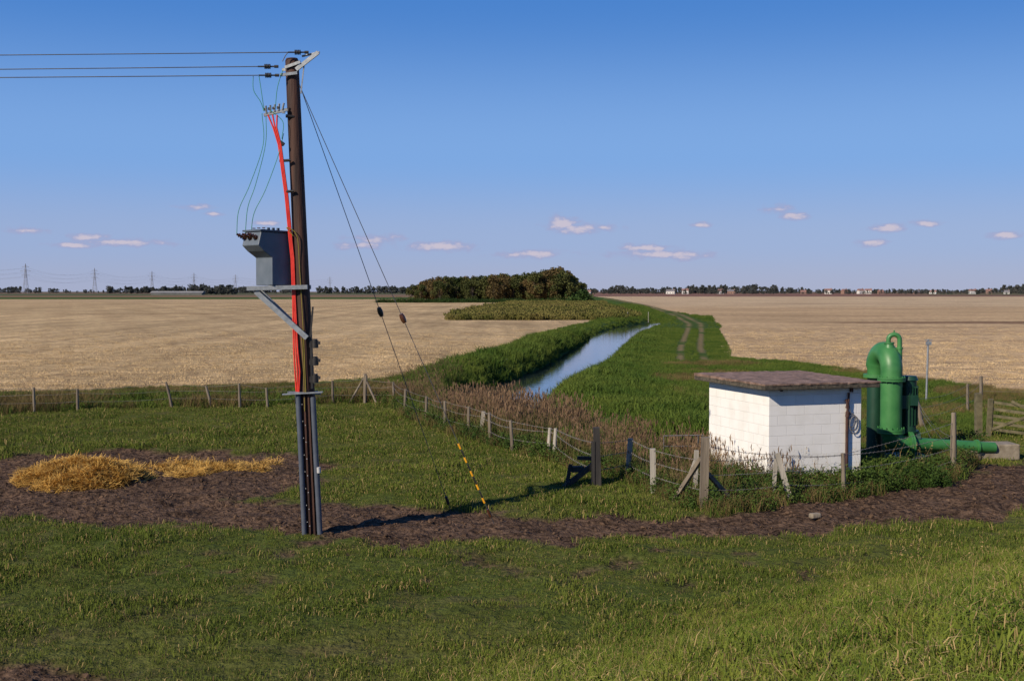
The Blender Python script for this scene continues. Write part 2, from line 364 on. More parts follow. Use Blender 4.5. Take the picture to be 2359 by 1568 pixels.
G_bank=gm('bank_grass',(0.062,0.115,0.012),(0.185,0.205,0.034),.9)
G_dry=gm('dry_grass',(0.22,0.15,0.06),(0.42,0.31,0.14))
G_lush=gm('lush_verge',(0.040,0.086,0.012),(0.125,0.160,0.028),.25)
G_weed=gm('dark_weeds',(0.03,0.062,0.012),(0.07,0.11,0.022))
G_reed=gm('reed_leaf',(0.050,0.080,0.018),(0.155,0.130,0.045),.6)
G_plume=gm('reed_plume',(0.13,0.08,0.05),(0.26,0.17,0.10))
G_brown=gm('brown_herbage',(0.085,0.065,0.025),(0.23,0.16,0.07))
G_straw=gm('straw',(0.36,0.19,0.04),(0.72,0.46,0.13),3,.6)
G_stub=gm('stubble_stalk',(0.36,0.25,0.12),(0.70,0.53,0.31),.3,.5)
G_crop=gm('cover_crop',(0.065,0.08,0.016),(0.19,0.155,0.05),.05)
C_past=new_coll('pasture_tufts'); C_bank=new_coll('bank_tufts'); C_lush=new_coll('lush'); C_reed=new_coll('reeds'); C_weed=new_coll('weeds'); C_brown=new_coll('brown'); C_straw=new_coll('straws'); C_clod=new_coll('clods'); C_crop=new_coll('crops'); C_stalk=new_coll('stalks'); C_stub=new_coll('stubbles')
for k in range(5):
    V,F,MI=[],[],[]; blades(40,.20,.02,.085,.008,1.3,V,F,MI,0,k); blades(4,.20,.03,.09,.008,1.3,V,F,MI,1,k+50); vmesh(f'tuft_p{k}',V,F,MI,[G_past,G_dry],C_past)
    V,F,MI=[],[],[]; blades(44,.20,.05,.17,.009,1.4,V,F,MI,0,k+9); blades(7,.20,.06,.18,.008,1.4,V,F,MI,1,k+70); vmesh(f'tuft_b{k}',V,F,MI,[G_bank,G_dry],C_bank)
    V,F,MI=[],[],[]; blades(56,.5,.3,.8,.035,.9,V,F,MI,0,k+19); vmesh(f'lush{k}',V,F,MI,[G_lush],C_lush)
    V,F,MI=[],[],[]; blades(50,.5,.4,1.15,.022,.9,V,F,MI,0,k+29)
    rd=random.Random(k)
    for j in range(4):
        x,y=rd.uniform(-.4,.4),rd.uniform(-.4,.4); h=rd.uniform(.85,1.4); lx,ly=rd.uniform(-.2,.2),rd.uniform(-.15,.15)
        o=len(V); V+=[(x-.006,y,0),(x+.006,y,0),(x+lx+.004,y+ly,h),(x+lx-.004,y+ly,h)]; F.append((o,o+1,o+2,o+3)); MI.append(1)
        for q in range(3):
            an=rd.uniform(0,3.14); cx,cy=math.cos(an)*.018,math.sin(an)*.018; zz=h+rd.uniform(-.08,.02); tx_,ty_=x+lx*1.15+rd.gauss(0,.04),y+ly*1.15+rd.gauss(0,.03)
            o=len(V); V+=[(x+lx,y+ly,zz-.1),(x+lx+cx,y+ly+cy,zz),(tx_,ty_,zz+.13),(x+lx-cx,y+ly-cy,zz)]; F.append((o,o+1,o+2,o+3)); MI.append(1)
    vmesh(f'reed{k}',V,F,MI,[G_reed,G_plume],C_reed)
    V,F,MI=[],[],[]; rd=random.Random(k+100)
    for j in range(9):
        x,y=rd.uniform(-.3,.3),rd.uniform(-.3,.3); h=rd.uniform(.3,.75)
        o=len(V); V+=[(x-.006,y,0),(x+.006,y,0),(x,y,h)]; F.append((o,o+1,o+2)); MI.append(0)
        leaves(22,lambda: (x+rd.gauss(0,.07),y+rd.gauss(0,.07),rd.uniform(.05,h)),.085,V,F,MI,0,rd)
    vmesh(f'weed{k}',V,F,MI,[G_weed],C_weed)
    V,F,MI=[],[],[]; blades(42,.45,.25,.95,.014,.9,V,F,MI,0,k+39); blades(22,.45,.2,.7,.02,1.0,V,F,MI,1,k+49)
    vmesh(f'brown{k}',V,F,MI,[G_brown,G_lush],C_brown)
    V,F,MI=[],[],[]; rd=random.Random(k+200)
    for j in range(34):
        p=Vector((rd.uniform(-.2,.2),rd.uniform(-.2,.2),rd.uniform(0,.09))); u=Vector((rd.gauss(0,1),rd.gauss(0,1),rd.gauss(0,.3))).normalized()*rd.uniform(.08,.2); w=u.cross(Vector((0,.3,1))).normalized()*.005
        o=len(V); V+=[tuple(p-u-w),tuple(p-u+w),tuple(p+u+w),tuple(p+u-w)]; F.append((o,o+1,o+2,o+3)); MI.append(0)
    vmesh(f'straw{k}',V,F,MI,[G_straw],C_straw)
    V,F,MI=[],[],[]; blades(46,.75,.03,.085,.025,1.4,V,F,MI,0,k+400); vmesh(f'stubble{k}',V,F,MI,[G_stub],C_stub)
    V,F,MI=[],[],[]; rd=random.Random(k+300)
    for j in range(40):
        x,y=rd.uniform(-1,1),rd.uniform(-1,1); h=rd.uniform(.5,1.3)
        for q in range(6):
            a=rd.uniform(0,6.28); z=h*rd.uniform(.2,.9); o=len(V); dx,dy=math.cos(a)*.3,math.sin(a)*.3
            V+=[(x,y,z),(x+dx*.6-dy*.12,y+dy*.6+dx*.12,z+.25),(x+dx,y+dy,z+.05)]; F.append((o,o+1,o+2)); MI.append(0)
        o=len(V); V+=[(x-.03,y,0),(x+.03,y,0),(x,y,h)]; F.append((o,o+1,o+2)); MI.append(0)
    vmesh(f'crop{k}',V,F,MI,[G_crop],C_crop)
M_clod=mat('soil_clod',(0.035,0.021,0.014),(0.15,0.095,0.062),3,.95,0,rnd=.6,spec=.1)
for k in range(4):
    rd=random.Random(k+7)
    phi=(1+5**.5)/2; vs=[(-1,phi,0),(1,phi,0),(-1,-phi,0),(1,-phi,0),(0,-1,phi),(0,1,phi),(0,-1,-phi),(0,1,-phi),(phi,0,-1),(phi,0,1),(-phi,0,-1),(-phi,0,1)]
    fs=[(0,11,5),(0,5,1),(0,1,7),(0,7,10),(0,10,11),(1,5,9),(5,11,4),(11,10,2),(10,7,6),(7,1,8),(3,9,4),(3,4,2),(3,2,6),(3,6,8),(3,8,9),(4,9,5),(2,4,11),(6,2,10),(8,6,7),(9,8,1)]
    vs=[tuple(np.array(v)/1.9*rd.uniform(.6,1.35)*np.array((1,.8,.6))) for v in vs]
    vmesh(f'clod{k}',vs,fs,[0]*20,[M_clod],C_clod)
for k in range(3):
    V,F,MI=[],[],[]; rd=random.Random(k+5)
    for j in range(2):
        x,y=rd.uniform(-.1,.1),rd.uniform(-.1,.1); h=rd.uniform(.5,.85); lx=rd.uniform(-.2,.25)
        o=len(V); V+=[(x-.003,y,0),(x+.003,y,0),(x+lx*.4+.002,y,h*.6),(x+lx*.4-.002,y,h*.6),(x+lx,y,h)]; F+=[(o,o+1,o+2,o+3),(o+3,o+2,o+4)]; MI+=[0,0]
        leaves(10,lambda:(x+lx+rd.gauss(0,.008),y,h-rd.uniform(0,.12)),.02,V,F,MI,0,rd)
    vmesh(f'stalk{k}',V,F,MI,[G_dry],C_stalk)

def scatter(name, P, sc, coll, tilt=0.12):
    n=len(P); me=bpy.data.meshes.new(name); me.vertices.add(n); me.vertices.foreach_set('co',np.asarray(P,dtype=np.float32).ravel())
    rot=np.stack([RNG.normal(0,tilt,n),RNG.normal(0,tilt,n),RNG.uniform(0,6.283,n)],-1).astype(np.float32)
    a=me.attributes.new('rot','FLOAT_VECTOR','POINT'); a.data.foreach_set('vector',rot.ravel())
    a=me.attributes.new('sc','FLOAT','POINT'); a.data.foreach_set('value',np.asarray(sc,dtype=np.float32))
    k=len(coll.objects); a=me.attributes.new('vi','INT','POINT'); a.data.foreach_set('value',RNG.integers(0,k,n).astype(np.int32))
    o=bpy.data.objects.new(name,me); COL.objects.link(o)
    ng=bpy.data.node_groups.new(name,'GeometryNodeTree')
    ng.interface.new_socket('Geometry',in_out='INPUT',socket_type='NodeSocketGeometry'); ng.interface.new_socket('Geometry',in_out='OUTPUT',socket_type='NodeSocketGeometry')
    N=ng.nodes; L=ng.links; gi=N.new('NodeGroupInput'); go=N.new('NodeGroupOutput'); ip=N.new('GeometryNodeInstanceOnPoints'); ci=N.new('GeometryNodeCollectionInfo')
    ci.inputs['Collection'].default_value=coll; ci.inputs['Separate Children'].default_value=True; ci.inputs['Reset Children'].default_value=True; ip.inputs['Pick Instance'].default_value=True
    def na(nm,t): q=N.new('GeometryNodeInputNamedAttribute'); q.data_type=t; q.inputs['Name'].default_value=nm; return q.outputs['Attribute']
    L.new(gi.outputs[0],ip.inputs['Points']); L.new(ci.outputs[0],ip.inputs['Instance']); L.new(na('vi','INT'),ip.inputs['Instance Index'])
    e=N.new('FunctionNodeEulerToRotation'); L.new(na('rot','FLOAT_VECTOR'),e.inputs[0]); L.new(e.outputs[0],ip.inputs['Rotation']); L.new(na('sc','FLOAT'),ip.inputs['Scale'])
    L.new(ip.outputs[0],go.inputs[0]); md=o.modifiers.new('instances','NODES'); md.node_group=ng
    return o
def sample(n,x0,x1,y0,y1,fn):
    x=RNG.uniform(x0,x1,n); y=RNG.uniform(y0,y1,n); k=fn(x,y); x=x[k]; y=y[k]; return x,y,heightf(x,y)
def P3(x,y,z): return np.stack([x,y,z],-1)
def nothut(x,y):
    ux=(x-5.66)*.951+(y-26.8)*.310; uy=-(x-5.66)*.310+(y-26.8)*.951
    return ~((ux>-.05)&(ux<2.42)&(uy>-.05)&(uy<2.9))
def past(x,y):
    s=-.611*x+.792*y
    return (np.abs(x)<.5*y+3)&(y<yf(x)+.3)&(dirtmask(x,y)+RNG.uniform(-.3,.3,x.shape)<.35)&(s>10.5)&nothut(x,y)
x,y,z=sample(88000,-26,26,9,48,past)
f1=fbm(x*1.3,y*1.3,4); f3=fbm(x*.22+7,y*.22,2)
scatter('pasture_grass',P3(x,y,z),np.clip((.55+2.4*np.clip(f1-.40,0,1)),.5,1.3)*(.7+.6*f3)*RNG.uniform(.6,1.4,len(x))*np.interp(y,[15,35],[1,1.2]),C_past)
def bankf(x,y):
    s=-.611*x+.792*y
    return (np.abs(x)<.5*y+3)&(s<11.5+RNG.uniform(-1,.5,x.shape))&(s>2)&(dirtmask(x,y)<.5)
x,y,z=sample(56000,-10,16,3,24,bankf)
s=-.611*x+.792*y
scatter('bank_grass',P3(x,y,z),(.2+1.6*fbm(x*1.4,y*1.4,4))*RNG.uniform(.6,1.3,len(x))*np.interp(s,[5,11],[1.0,.55]),C_bank,.25)
x,y,z=sample(900,-6,14,4,22,bankf); k=fbm(x*.8,y*.8,3)>.56; scatter('dead_grass_tussocks',P3(x[k],y[k],z[k]),RNG.uniform(.10,.24,k.sum()),C_brown,.3)
x,y,z=sample(16,0,5,8,13,bankf); scatter('dry_grass_stalks',P3(x,y,z),RNG.uniform(.6,1.1,len(x)),C_stalk)
def lush(x,y):
    d,sd=pdist(DITCH,x,y); tr,_=pdist(TRACK,x,y); hw=hwater(y)
    L=(sd<-(hw+.85))&(~leftfield(x,y))&(~patchmask(x,y))&(sd>-9)
    R=(sd>np.where(y<50,.9,hw+.9))&(tr>1.6)&(~rightfield(x,y))&(sd<16)
    C=(y>192)&(np.abs(sd)<3)
    return (y>yf(x)+.6)&(L|R|C)&((y>50)|(sd>.9))&nothut(x,y)&~((y<36)&(x>8.7)&(x<13))
x,y,z=sample(44000,-12,24,27,130,lush); d,sd=pdist(DITCH,x,y); tr,_=pdist(TRACK,x,y)
hw=hwater(y); e=np.abs(sd)-hw
sc=np.where(sd<0,np.interp(e,[.6,2,5,7],[.6,.95,.7,.4])*np.interp(y,[50,58,66,90,130],[.5,.55,1,1,.75]),np.interp(e,[.7,2,5,9],[.55,.65,.5,.25]))*np.interp(tr,[1.5,4],[.35,1])*RNG.uniform(.6,1.3,len(x))*(.45+1.1*fbm(x*.5,y*.4,3))
scatter('lush_bank_vegetation',P3(x,y,z),sc,C_lush)
x,y,z=sample(28000,4,60,120,400,lush); sc=RNG.uniform(.5,1.2,len(x))*np.interp(pdist(TRACK,x,y)[0],[1.5,5],[.35,1.0])*(.4+1.1*fbm(x*.2,y*.1,3))*np.interp(y,[120,168,190],[.5,.5,1])
scatter('lush_bank_vegetation',P3(x,y,z),sc,C_lush)
def fringe(x,y):
    d,sd=pdist(DITCH,x,y); e=np.abs(sd)-hwater(y); return (y>60)&(y<175)&(e>.4+.6*(1-fbm(x*.5,y*.25,3)))&(e<1.2)
x,y,z=sample(20000,-4,24,60,175,fringe); scatter('water_margin_sedge',P3(x,y,z),RNG.uniform(.3,.75,len(x))*np.interp(y,[90,140],[1,.6]),C_lush)
def verge(x,y):
    tr,_=pdist(TRACK,x,y); return (tr<4)&(np.abs(tr-.75)>.35)&(y>60)&(~rightfield(x,y))
x,y,z=sample(14000,5,26,60,140,verge); scatter('track_verge_grass',P3(x,y,z),RNG.uniform(.12,.32,len(x)),C_lush)
def reedf(x,y):
    d,sd=pdist(DITCH,x,y)
    A=(y>yf(x)+.5)&(y<49)&(sd<.9+.9*(fbm(x*.5,y*.5)-.3))&(x>-4.8)&nothut(x,y)
    B=(y>=49)&(y<64)&(sd<-(hwater(y)+1.3))&(sd>-6)&(y>yf(x)+.5)&(~leftfield(x,y))&(RNG.random(x.shape)<.4)
    return (A|B)
x,y,z=sample(14000,-6,7,26,64,reedf); f2=fbm(x*.55,y*.45,3); k=f2+RNG.uniform(-.14,.14,len(x))>.47
sc=RNG.uniform(.5,1.05,len(x))*np.interp(y,[28,34,42,48,60],[.6,.8,.8,.5,.45])*(.5+.9*f2)
scatter('reed_bed',P3(x[k],y[k],z[k]),sc[k],C_reed); scatter('ditch_side_vegetation',P3(x[~k],y[~k],z[~k]),sc[~k]*1.15,C_lush)
def reedR(x,y):
    d,sd=pdist(DITCH,x,y); return (sd>1.0)&(sd<3.6)&(y>50)&(y<62)&(RNG.random(x.shape)<.8)
x,y,z=sample(2600,0,6,48,64,reedR); scatter('water_margin_sedge',P3(x,y,z),RNG.uniform(.5,.95,len(x)),C_lush)
def fl(x,y): return (y>yf(x)-.1)&(~leftfield(x,y))&(x<-3)&(y<yf(x)+16)
x,y,z=sample(24000,-32,-3,42,64,fl); t=y-yf(x); f2=fbm(x*.35,y*.5,3)
sc=RNG.uniform(.4,1.0,len(x))*np.interp(t,[0,3,5,8],[.7,1.05,.7,.35])*(.5+f2)
k=(f2+RNG.uniform(-.15,.15,len(x))>.41); scatter('rough_herbage',P3(x[k],y[k],z[k]),sc[k],C_brown); scatter('rough_grass',P3(x[~k],y[~k],z[~k]),sc[~k],C_lush)
def fl2(x,y):
    d=np.abs(y-yf(x)); return (d<.7)&(x>-5)&(x<13)&nothut(x,y)
x,y,z=sample(60000,-5,13,23,48,fl2); k=RNG.random(len(x))<.28; x,y,z=x[k],y[k],z[k]; scatter('rough_herbage',P3(x,y,z),RNG.uniform(.2,.6,len(x)),C_brown)
x,y,z=sample(60000,-5,13,23,48,fl2); k=RNG.random(len(x))<.22; x,y,z=x[k],y[k],z[k]; scatter('nettle_patch',P3(x,y,z),RNG.uniform(.25,.7,len(x)),C_weed)
def hutw(x,y):
    ux=(x-5.66)*.951+(y-26.8)*.310; uy=-(x-5.66)*.310+(y-26.8)*.951
    return nothut(x,y)&(ux>-1.0)&(ux<4.2)&(uy>-1.0)&(uy<1.2)&~((ux>.1)&(ux<1.3)&(uy<-.45))
x,y,z=sample(1500,4,11,24,31,hutw); scatter('nettle_patch',P3(x,y,z),RNG.uniform(.3,.8,len(x)),C_weed)
x,y,z=sample(260,4,11,24,31,hutw); scatter('dead_flower_stalks',P3(x,y,z),RNG.uniform(.7,1.3,len(x)),C_stalk)
def rr(x,y):
    d,sd=pdist(DITCH,x,y); return (y>yf(x)+.3)&(sd>3)&(~rightfield(x,y))&nothut(x,y)&(np.abs(x)<.5*y+4)&(x>7)
x,y,z=sample(24000,7,30,26,75,rr); k=fbm(x*.25,y*.25)>.5
scatter('rough_herbage',P3(x[k],y[k],z[k]),RNG.uniform(.12,.45,k.sum()),C_brown); scatter('rough_grass',P3(x[~k],y[~k],z[~k]),RNG.uniform(.12,.4,(~k).sum()),C_lush)
x,y,z=sample(8500,-12,32,178,420,patchmask); scatter('cover_crop_patch',P3(x,y,z),RNG.uniform(.5,1.1,len(x))*(.45+.9*fbm(x*.15,y*.05,3)),C_crop)
def stubf(x,y): return (leftfield(x,y)|rightfield(x,y))&(np.abs(x)<.47*y+3)&(RNG.random(x.shape)<np.interp(y,[50,70,110,150],[.75,.5,.15,0]))
x,y,z=sample(52000,-70,70,48,150,stubf); scatter('field_stubble',P3(x,y,z),RNG.uniform(.5,1.1,len(x)),C_stub,.1)
def stf(x,y):
    a,b=strawmask(x,y); return (a+(fbm(x*2,y*2)-.5)*.6>RNG.uniform(0,.4,x.shape))|(b+(fbm(x*1.6,y*1.6)-.55)*1.6>RNG.uniform(.05,2.6,x.shape))
x,y,z=sample(20000,-13,-5.2,26,32,stf); scatter('straw_pile',P3(x,y,z-.02),RNG.uniform(.6,1.1,len(x)),C_straw,.25)
def cl(x,y): return (dirtmask(x,y)>RNG.uniform(.3,.9,x.shape))&(y<yf(x))&(y<34)
x,y,z=sample(70000,-18,17,12,35,cl); scatter('soil_clods',P3(x,y,z-.005),np.clip(RNG.exponential(.016,len(x)),.010,.075),C_clod,.5)

# ------------------------------------------------------------------ trees
def leafmat(n,c1,c2): return mat(n,c1,c2,.25,.75,coords='World',rnd=.5,spec=.12,detail=2)
L_a=leafmat('woodland_leaf',(0.030,0.048,0.014),(0.09,0.09,0.028)); L_b=leafmat('autumn_leaf',(0.07,0.055,0.022),(0.14,0.095,0.038)); L_far=leafmat('distant_leaf_hazed',(0.05,0.062,0.06),(0.09,0.09,0.08)); L_hedge=leafmat('hedge_leaf',(0.02,0.045,0.012),(0.045,0.08,0.018))  # far-tree leaf colour is paler and bluer, distance haze painted in
M_bark=mat('bark',(0.05,0.038,0.028),(0.10,0.08,0.06),3,.9)
def tree(name,h,w,nl,ls,lm,coll,seed,low=.15,lobes=12):
    rd=random.Random(seed); mb=MB(); mb.tube([(0,0,-.2),(0.1,0,h*.35),(0,0.1,h*.75)],[h*.022,h*.016,h*.005],6,1)
    L=[]
    for i in range(lobes):
        a=rd.uniform(0,6.28); zz=rd.uniform(low+.1,.86); rr_=w*.5*math.sqrt(max(.05,1-((zz-.5)/.52)**2))*rd.uniform(.3,.85)
        c=Vector((math.cos(a)*rr_,math.sin(a)*rr_,zz*h)); L.append((c,rd.uniform(.12,.22)*min(w,h)))
        mb.tube([(0,0,h*zz*.5),c],[h*.009,h*.002],4,1,False)
    L.append((Vector((0,0,h*.85)),h*.13))
    V=list(mb.v);F=list(mb.f);MI=list(mb.m)
    def fn():
        c,r=rd.choice(L); d=Vector((rd.gauss(0,1),rd.gauss(0,1),rd.gauss(0,1))).normalized(); return c+d*r*rd.uniform(.45,1.12)
    leaves(nl,fn,ls,V,F,MI,0,rd)
    return vmesh(name,V,F,MI,[lm,M_bark],coll)
C_wood=new_coll('woodland'); C_far=new_coll('far_trees'); C_hedge=new_coll('hedge_plants')
for k in range(5): tree(f'wood_tree{k}',12,9.5,2200,.8,L_a if k<3 else L_b,C_wood,k,.05)
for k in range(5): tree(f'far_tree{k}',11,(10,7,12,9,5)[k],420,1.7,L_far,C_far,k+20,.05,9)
for k in range(3):
    V,F,MI=[],[],[]; rd=random.Random(k); leaves(700,lambda:(rd.gauss(0,.9),rd.gauss(0,.6),abs(rd.gauss(0,.9))*.9),.4,V,F,MI,0,rd); vmesh(f'hedgeplant{k}',V,F,MI,[L_hedge],C_hedge)
n=170; x=RNG.uniform(-42,29,n); y=RNG.uniform(478,560,n)
prof=np.interp(x,[-42,-36,-30,-15,0,12,20,24,29],[.60,.74,.80,.88,.94,1.02,1.16,1.02,.6])
scatter('woodland',P3(x,y,np.zeros(n)),prof*RNG.uniform(.78,1.10,n),C_wood,.04)
x=np.arange(-50,27,.9); scatter('hedge',P3(x,np.full(len(x),455.)+RNG.normal(0,.4,len(x)),np.zeros(len(x))),RNG.uniform(.6,.85,len(x)),C_hedge,.05)
x=np.array([25.5,26.5,27.3]); scatter('hawthorn_bush',P3(x,np.array([450.,452,451]),np.zeros(3)),[2.2,2.4,1.8],C_hedge,.05)
n=46; x=np.concatenate([RNG.uniform(-412,-385,12),RNG.uniform(-378,-345,24),RNG.uniform(-345,-330,10)]); scatter('farm_trees',P3(x,RNG.uniform(1420,1480,n),np.zeros(n)),RNG.uniform(.55,1.15,n),C_far,.03)
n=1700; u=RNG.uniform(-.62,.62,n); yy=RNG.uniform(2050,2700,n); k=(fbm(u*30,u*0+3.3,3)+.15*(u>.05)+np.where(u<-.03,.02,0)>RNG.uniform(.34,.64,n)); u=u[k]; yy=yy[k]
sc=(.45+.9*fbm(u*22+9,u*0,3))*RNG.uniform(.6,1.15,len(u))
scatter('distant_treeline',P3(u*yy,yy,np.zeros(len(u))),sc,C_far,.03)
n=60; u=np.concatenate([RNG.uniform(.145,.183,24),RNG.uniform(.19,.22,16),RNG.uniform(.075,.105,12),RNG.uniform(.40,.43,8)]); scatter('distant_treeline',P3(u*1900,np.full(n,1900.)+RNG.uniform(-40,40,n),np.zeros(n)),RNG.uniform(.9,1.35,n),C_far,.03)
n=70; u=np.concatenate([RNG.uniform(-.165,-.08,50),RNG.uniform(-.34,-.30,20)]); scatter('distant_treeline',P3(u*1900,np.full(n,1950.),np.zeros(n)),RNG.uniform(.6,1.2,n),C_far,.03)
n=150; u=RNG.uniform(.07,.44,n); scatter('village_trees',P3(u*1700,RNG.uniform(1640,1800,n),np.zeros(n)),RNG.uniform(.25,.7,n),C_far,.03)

# ------------------------------------------------------------------ distant houses
M_hw=mat('white_render',(0.55,0.53,0.5),(0.65,0.63,0.6),.1); M_hb=mat('red_brick',(0.22,0.13,0.10),(0.28,0.17,0.13),.1); M_hr=mat('clay_tile',(0.22,0.12,0.10),(0.28,0.16,0.13),.1); M_hs=mat('slate',(0.14,0.13,0.14),(0.19,0.18,0.19),.1); M_win=mat('window_glass',(0.04,0.05,0.06),None,1,.2)
def house(x,y,w,h,wm_,rm,rz):
    e=empty('house',(x,y,0)); e.rotation_euler=(0,0,rz)
    mb=MB(); mb.box((x,y,h/2-.1),(w,7,h+.2)); mk('walls',mb,wm_,e)
    mb=MB(); a=w/2+.3; mb.add([(x-a,y-3.9,h-.1),(x+a,y-3.9,h-.1),(x+a,y,h+2.6),(x-a,y,h+2.6),(x-a,y+3.9,h-.1),(x+a,y+3.9,h-.1)],[(0,1,2,3),(3,2,5,4),(0,3,4),(1,5,2),(0,4,5,1)]); mk('roof',mb,rm,e)
    mb=MB(); 
    for i in range(3):
        for q in((1.4,4.0) if h>5 else (1.5,)): mb.box((x+(i-1)*w*.3,y-3.53,q),(1.3,.1,1.3))
    mk('windows',mb,M_win,e); mb=MB(); mb.box((x+w*.35,y,h+2.6),(.9,.9,2)); mk('chimney',mb,M_hb,e)
for u,w,h,a,b_ in [(1355,9,3,0,0),(1545,13,4,0,1),(1578,9,5,0,0),(1660,8,4.5,0,0),(1685,12,4,1,1),(1850,8,3,1,0),(1908,10,5,0,0),(1945,8,4.5,1,0),(1982,9,5,0,0),(2000,10,5,0,0),(2028,7,3.5,1,0),(2112,9,3,1,1),(2148,10,3,0,0),(2240,11,4.5,0,0),(2277,8,4.5,1,0),(2318,8,3,0,1)]:
    yy=1780+random.uniform(-60,60); house((u-1179.5)/2811*yy,yy,w,h,(M_hw,M_hb)[a],(M_hr,M_hs)[b_],random.uniform(-.5,.5))
e=empty('farm_shed',(-383,1400,0)); mb=MB(); mb.box((-383,1400,1.0),(58,14,2.2)); mk('walls',mb,mat('shed_wall',(0.13,0.13,0.125),(0.2,0.2,0.19),.2),e)
mb=MB(); mb.add([(-413,1392,2.1),(-353,1392,2.1),(-353,1400,4.2),(-413,1400,4.2),(-413,1408,2.1),(-353,1408,2.1)],[(0,1,2,3),(3,2,5,4),(0,3,4),(1,5,2)]); mk('roof',mb,mat('sheet_roof',(0.20,0.20,0.19),(0.28,0.27,0.25),.2),e)
M_pyl=mat('pylon_steel',(0.22,0.23,0.27),(0.26,0.27,0.31),.1)
PY=[(-812,2040),(-828,2424),(-823,2793),(-796,3058),(-765,3380),(-580,3890)]
for (x,y) in PY:
    mb=MB(); H=50; r=.24
    lev=[(0,4.2),(12,3.0),(24,1.9),(33,1.2),(41,.8),(50,.15)]
    for (z0,a0),(z1,a1) in zip(lev,lev[1:]):
        cs=[(-1,-1),(1,-1),(1,1),(-1,1)]
        for i in range(4):
            c,d_=cs[i],cs[(i+1)%4]; p=lambda q,a,z:(x+q[0]*a,y+q[1]*a,z)
            mb.tube([p(c,a0,z0),p(c,a1,z1)],r,3,0,False); mb.tube([p(c,a0,z0),p(d_,a1,z1)],r*.5,3,0,False); mb.tube([p(d_,a0,z0),p(c,a1,z1)],r*.5,3,0,False)
    for z,w in((30,7),(37,9),(44,6)):
        for sgn in(-1,1): mb.tube([(x,y,z),(x+sgn*w,y,z+.5)],r,3,0,False); mb.tube([(x,y,z+3),(x+sgn*w,y,z+.5)],r*.7,3,0,False)
    mk('electricity_pylon',mb,M_pyl,None,(x,y,0))
mb=MB(); PL=[(-1100,1900)]+PY
for (x0,y0),(x1,y1) in zip(PL,PL[1:]):
    for z,w in((30,7),(37,9),(44,6)):
        for sgn in(-1,1): mb.tube([(x0+sgn*w+(x1-x0)*t,y0+(y1-y0)*t,z-2-9*4*t*(1-t)) for t in np.linspace(0,1,9)],.08,3,0,False)
mk('transmission_cables',mb,M_pyl)

# ------------------------------------------------------------------ hut
H0=Vector((5.66,26.8,0)); ang=math.atan2(.310,.951)
hut=empty('pump_house',H0); hut.rotation_euler=(0,0,ang)
def hutpart(name,mb,m,bevel=0):
    o=mk(name,mb,m,None,(0,0,0),bevel); o.parent=hut; return o
W,D,Hh=2.36,2.84,2.17
mb=MB(); mb.box((W/2,D/2,Hh/2-.15),(W,D,Hh+.3)); hutpart('walls',mb,M_wall,.008)
mb=MB(); mb.box((W/2+.02,D/2+.01,Hh+.055),(W+.56,D+.56,.11)); hutpart('roof_slab',mb,M_fascia,.012)
mb=MB(); nxr=28; vs=[];fs=[]
for j in range(nxr+1):
    for i in range(nxr+1):
        xx=-.27+ (W+.58)*i/nxr; yy=-.28+(D+.58)*j/nxr
        vs.append((xx+random.uniform(-.01,.01),yy+random.uniform(-.01,.01),Hh+.135+random.uniform(-.008,.008)+.03*(yy/D)))
fs=[(j*(nxr+1)+i,j*(nxr+1)+i+1,(j+1)*(nxr+1)+i+1,(j+1)*(nxr+1)+i) for j in range(nxr) for i in range(nxr)]
o0=len(vs); ring=[i for i in range(nxr+1)]+[(j)*(nxr+1)+nxr for j in range(1,nxr+1)]+[nxr*(nxr+1)+i for i in range(nxr-1,-1,-1)]+[j*(nxr+1) for j in range(nxr-1,0,-1)]
for r_ in ring: v=vs[r_]; vs.append((v[0],v[1],Hh+.105+random.uniform(-.015,0.003)))
for k in range(len(ring)): k2=(k+1)%len(ring); fs.append((ring[k],o0+k,o0+k2,ring[k2]))
mb.add(vs,fs); hutpart('roof_covering',mb,M_roof)
mb=MB(); px=W-.40; mb.tube([(px,-.05,.05),(px,-.05,1.55)],.035,8); mb.tube([(px,-.06,1.5),(px+.01,-.06,1.62)],.05,8)
mb.tube([(px,-.055,1.6),(px+.02,-.06,1.85),(px+.04,-.05,2.05)],.03,6); mb.tube([(px-.03,-.06,1.9),(px+.0,-.06,1.8),(px-.02,-.05,1.7)],.03,6); hutpart('downpipe',mb,M_rust)
mb=MB()
for k in range(3): mb.tube([(px+.12+math.cos(t)*(.09+.015*k)+.03*k,-.05-.01*k,1.42+math.sin(t)*(.16+.02*k)-.05*k) for t in np.linspace(0,6.283,15)],.010,5,0,False)
mb.tube([(px+.02,-.05,1.9),(px+.06,-.06,1.7),(px+.1,-.05,1.55)],.01,5)
hutpart('cable_coil',mb,mat('cable_grey',(.12,.11,.1),(.2,.19,.17),5))
mb=MB(); mb.box((.02+W*.12,-.012,Hh-.03),(.05,.05,.05)); mb.box((W*.88,-.03,Hh-.06),(.06,.06,.1)); hutpart('wall_fixing',mb,M_rust)
mb=MB(); mb.box((W/2,D/2,.0),(W+.3,D+.3,.10)); hutpart('plinth',mb,M_stone,.02)

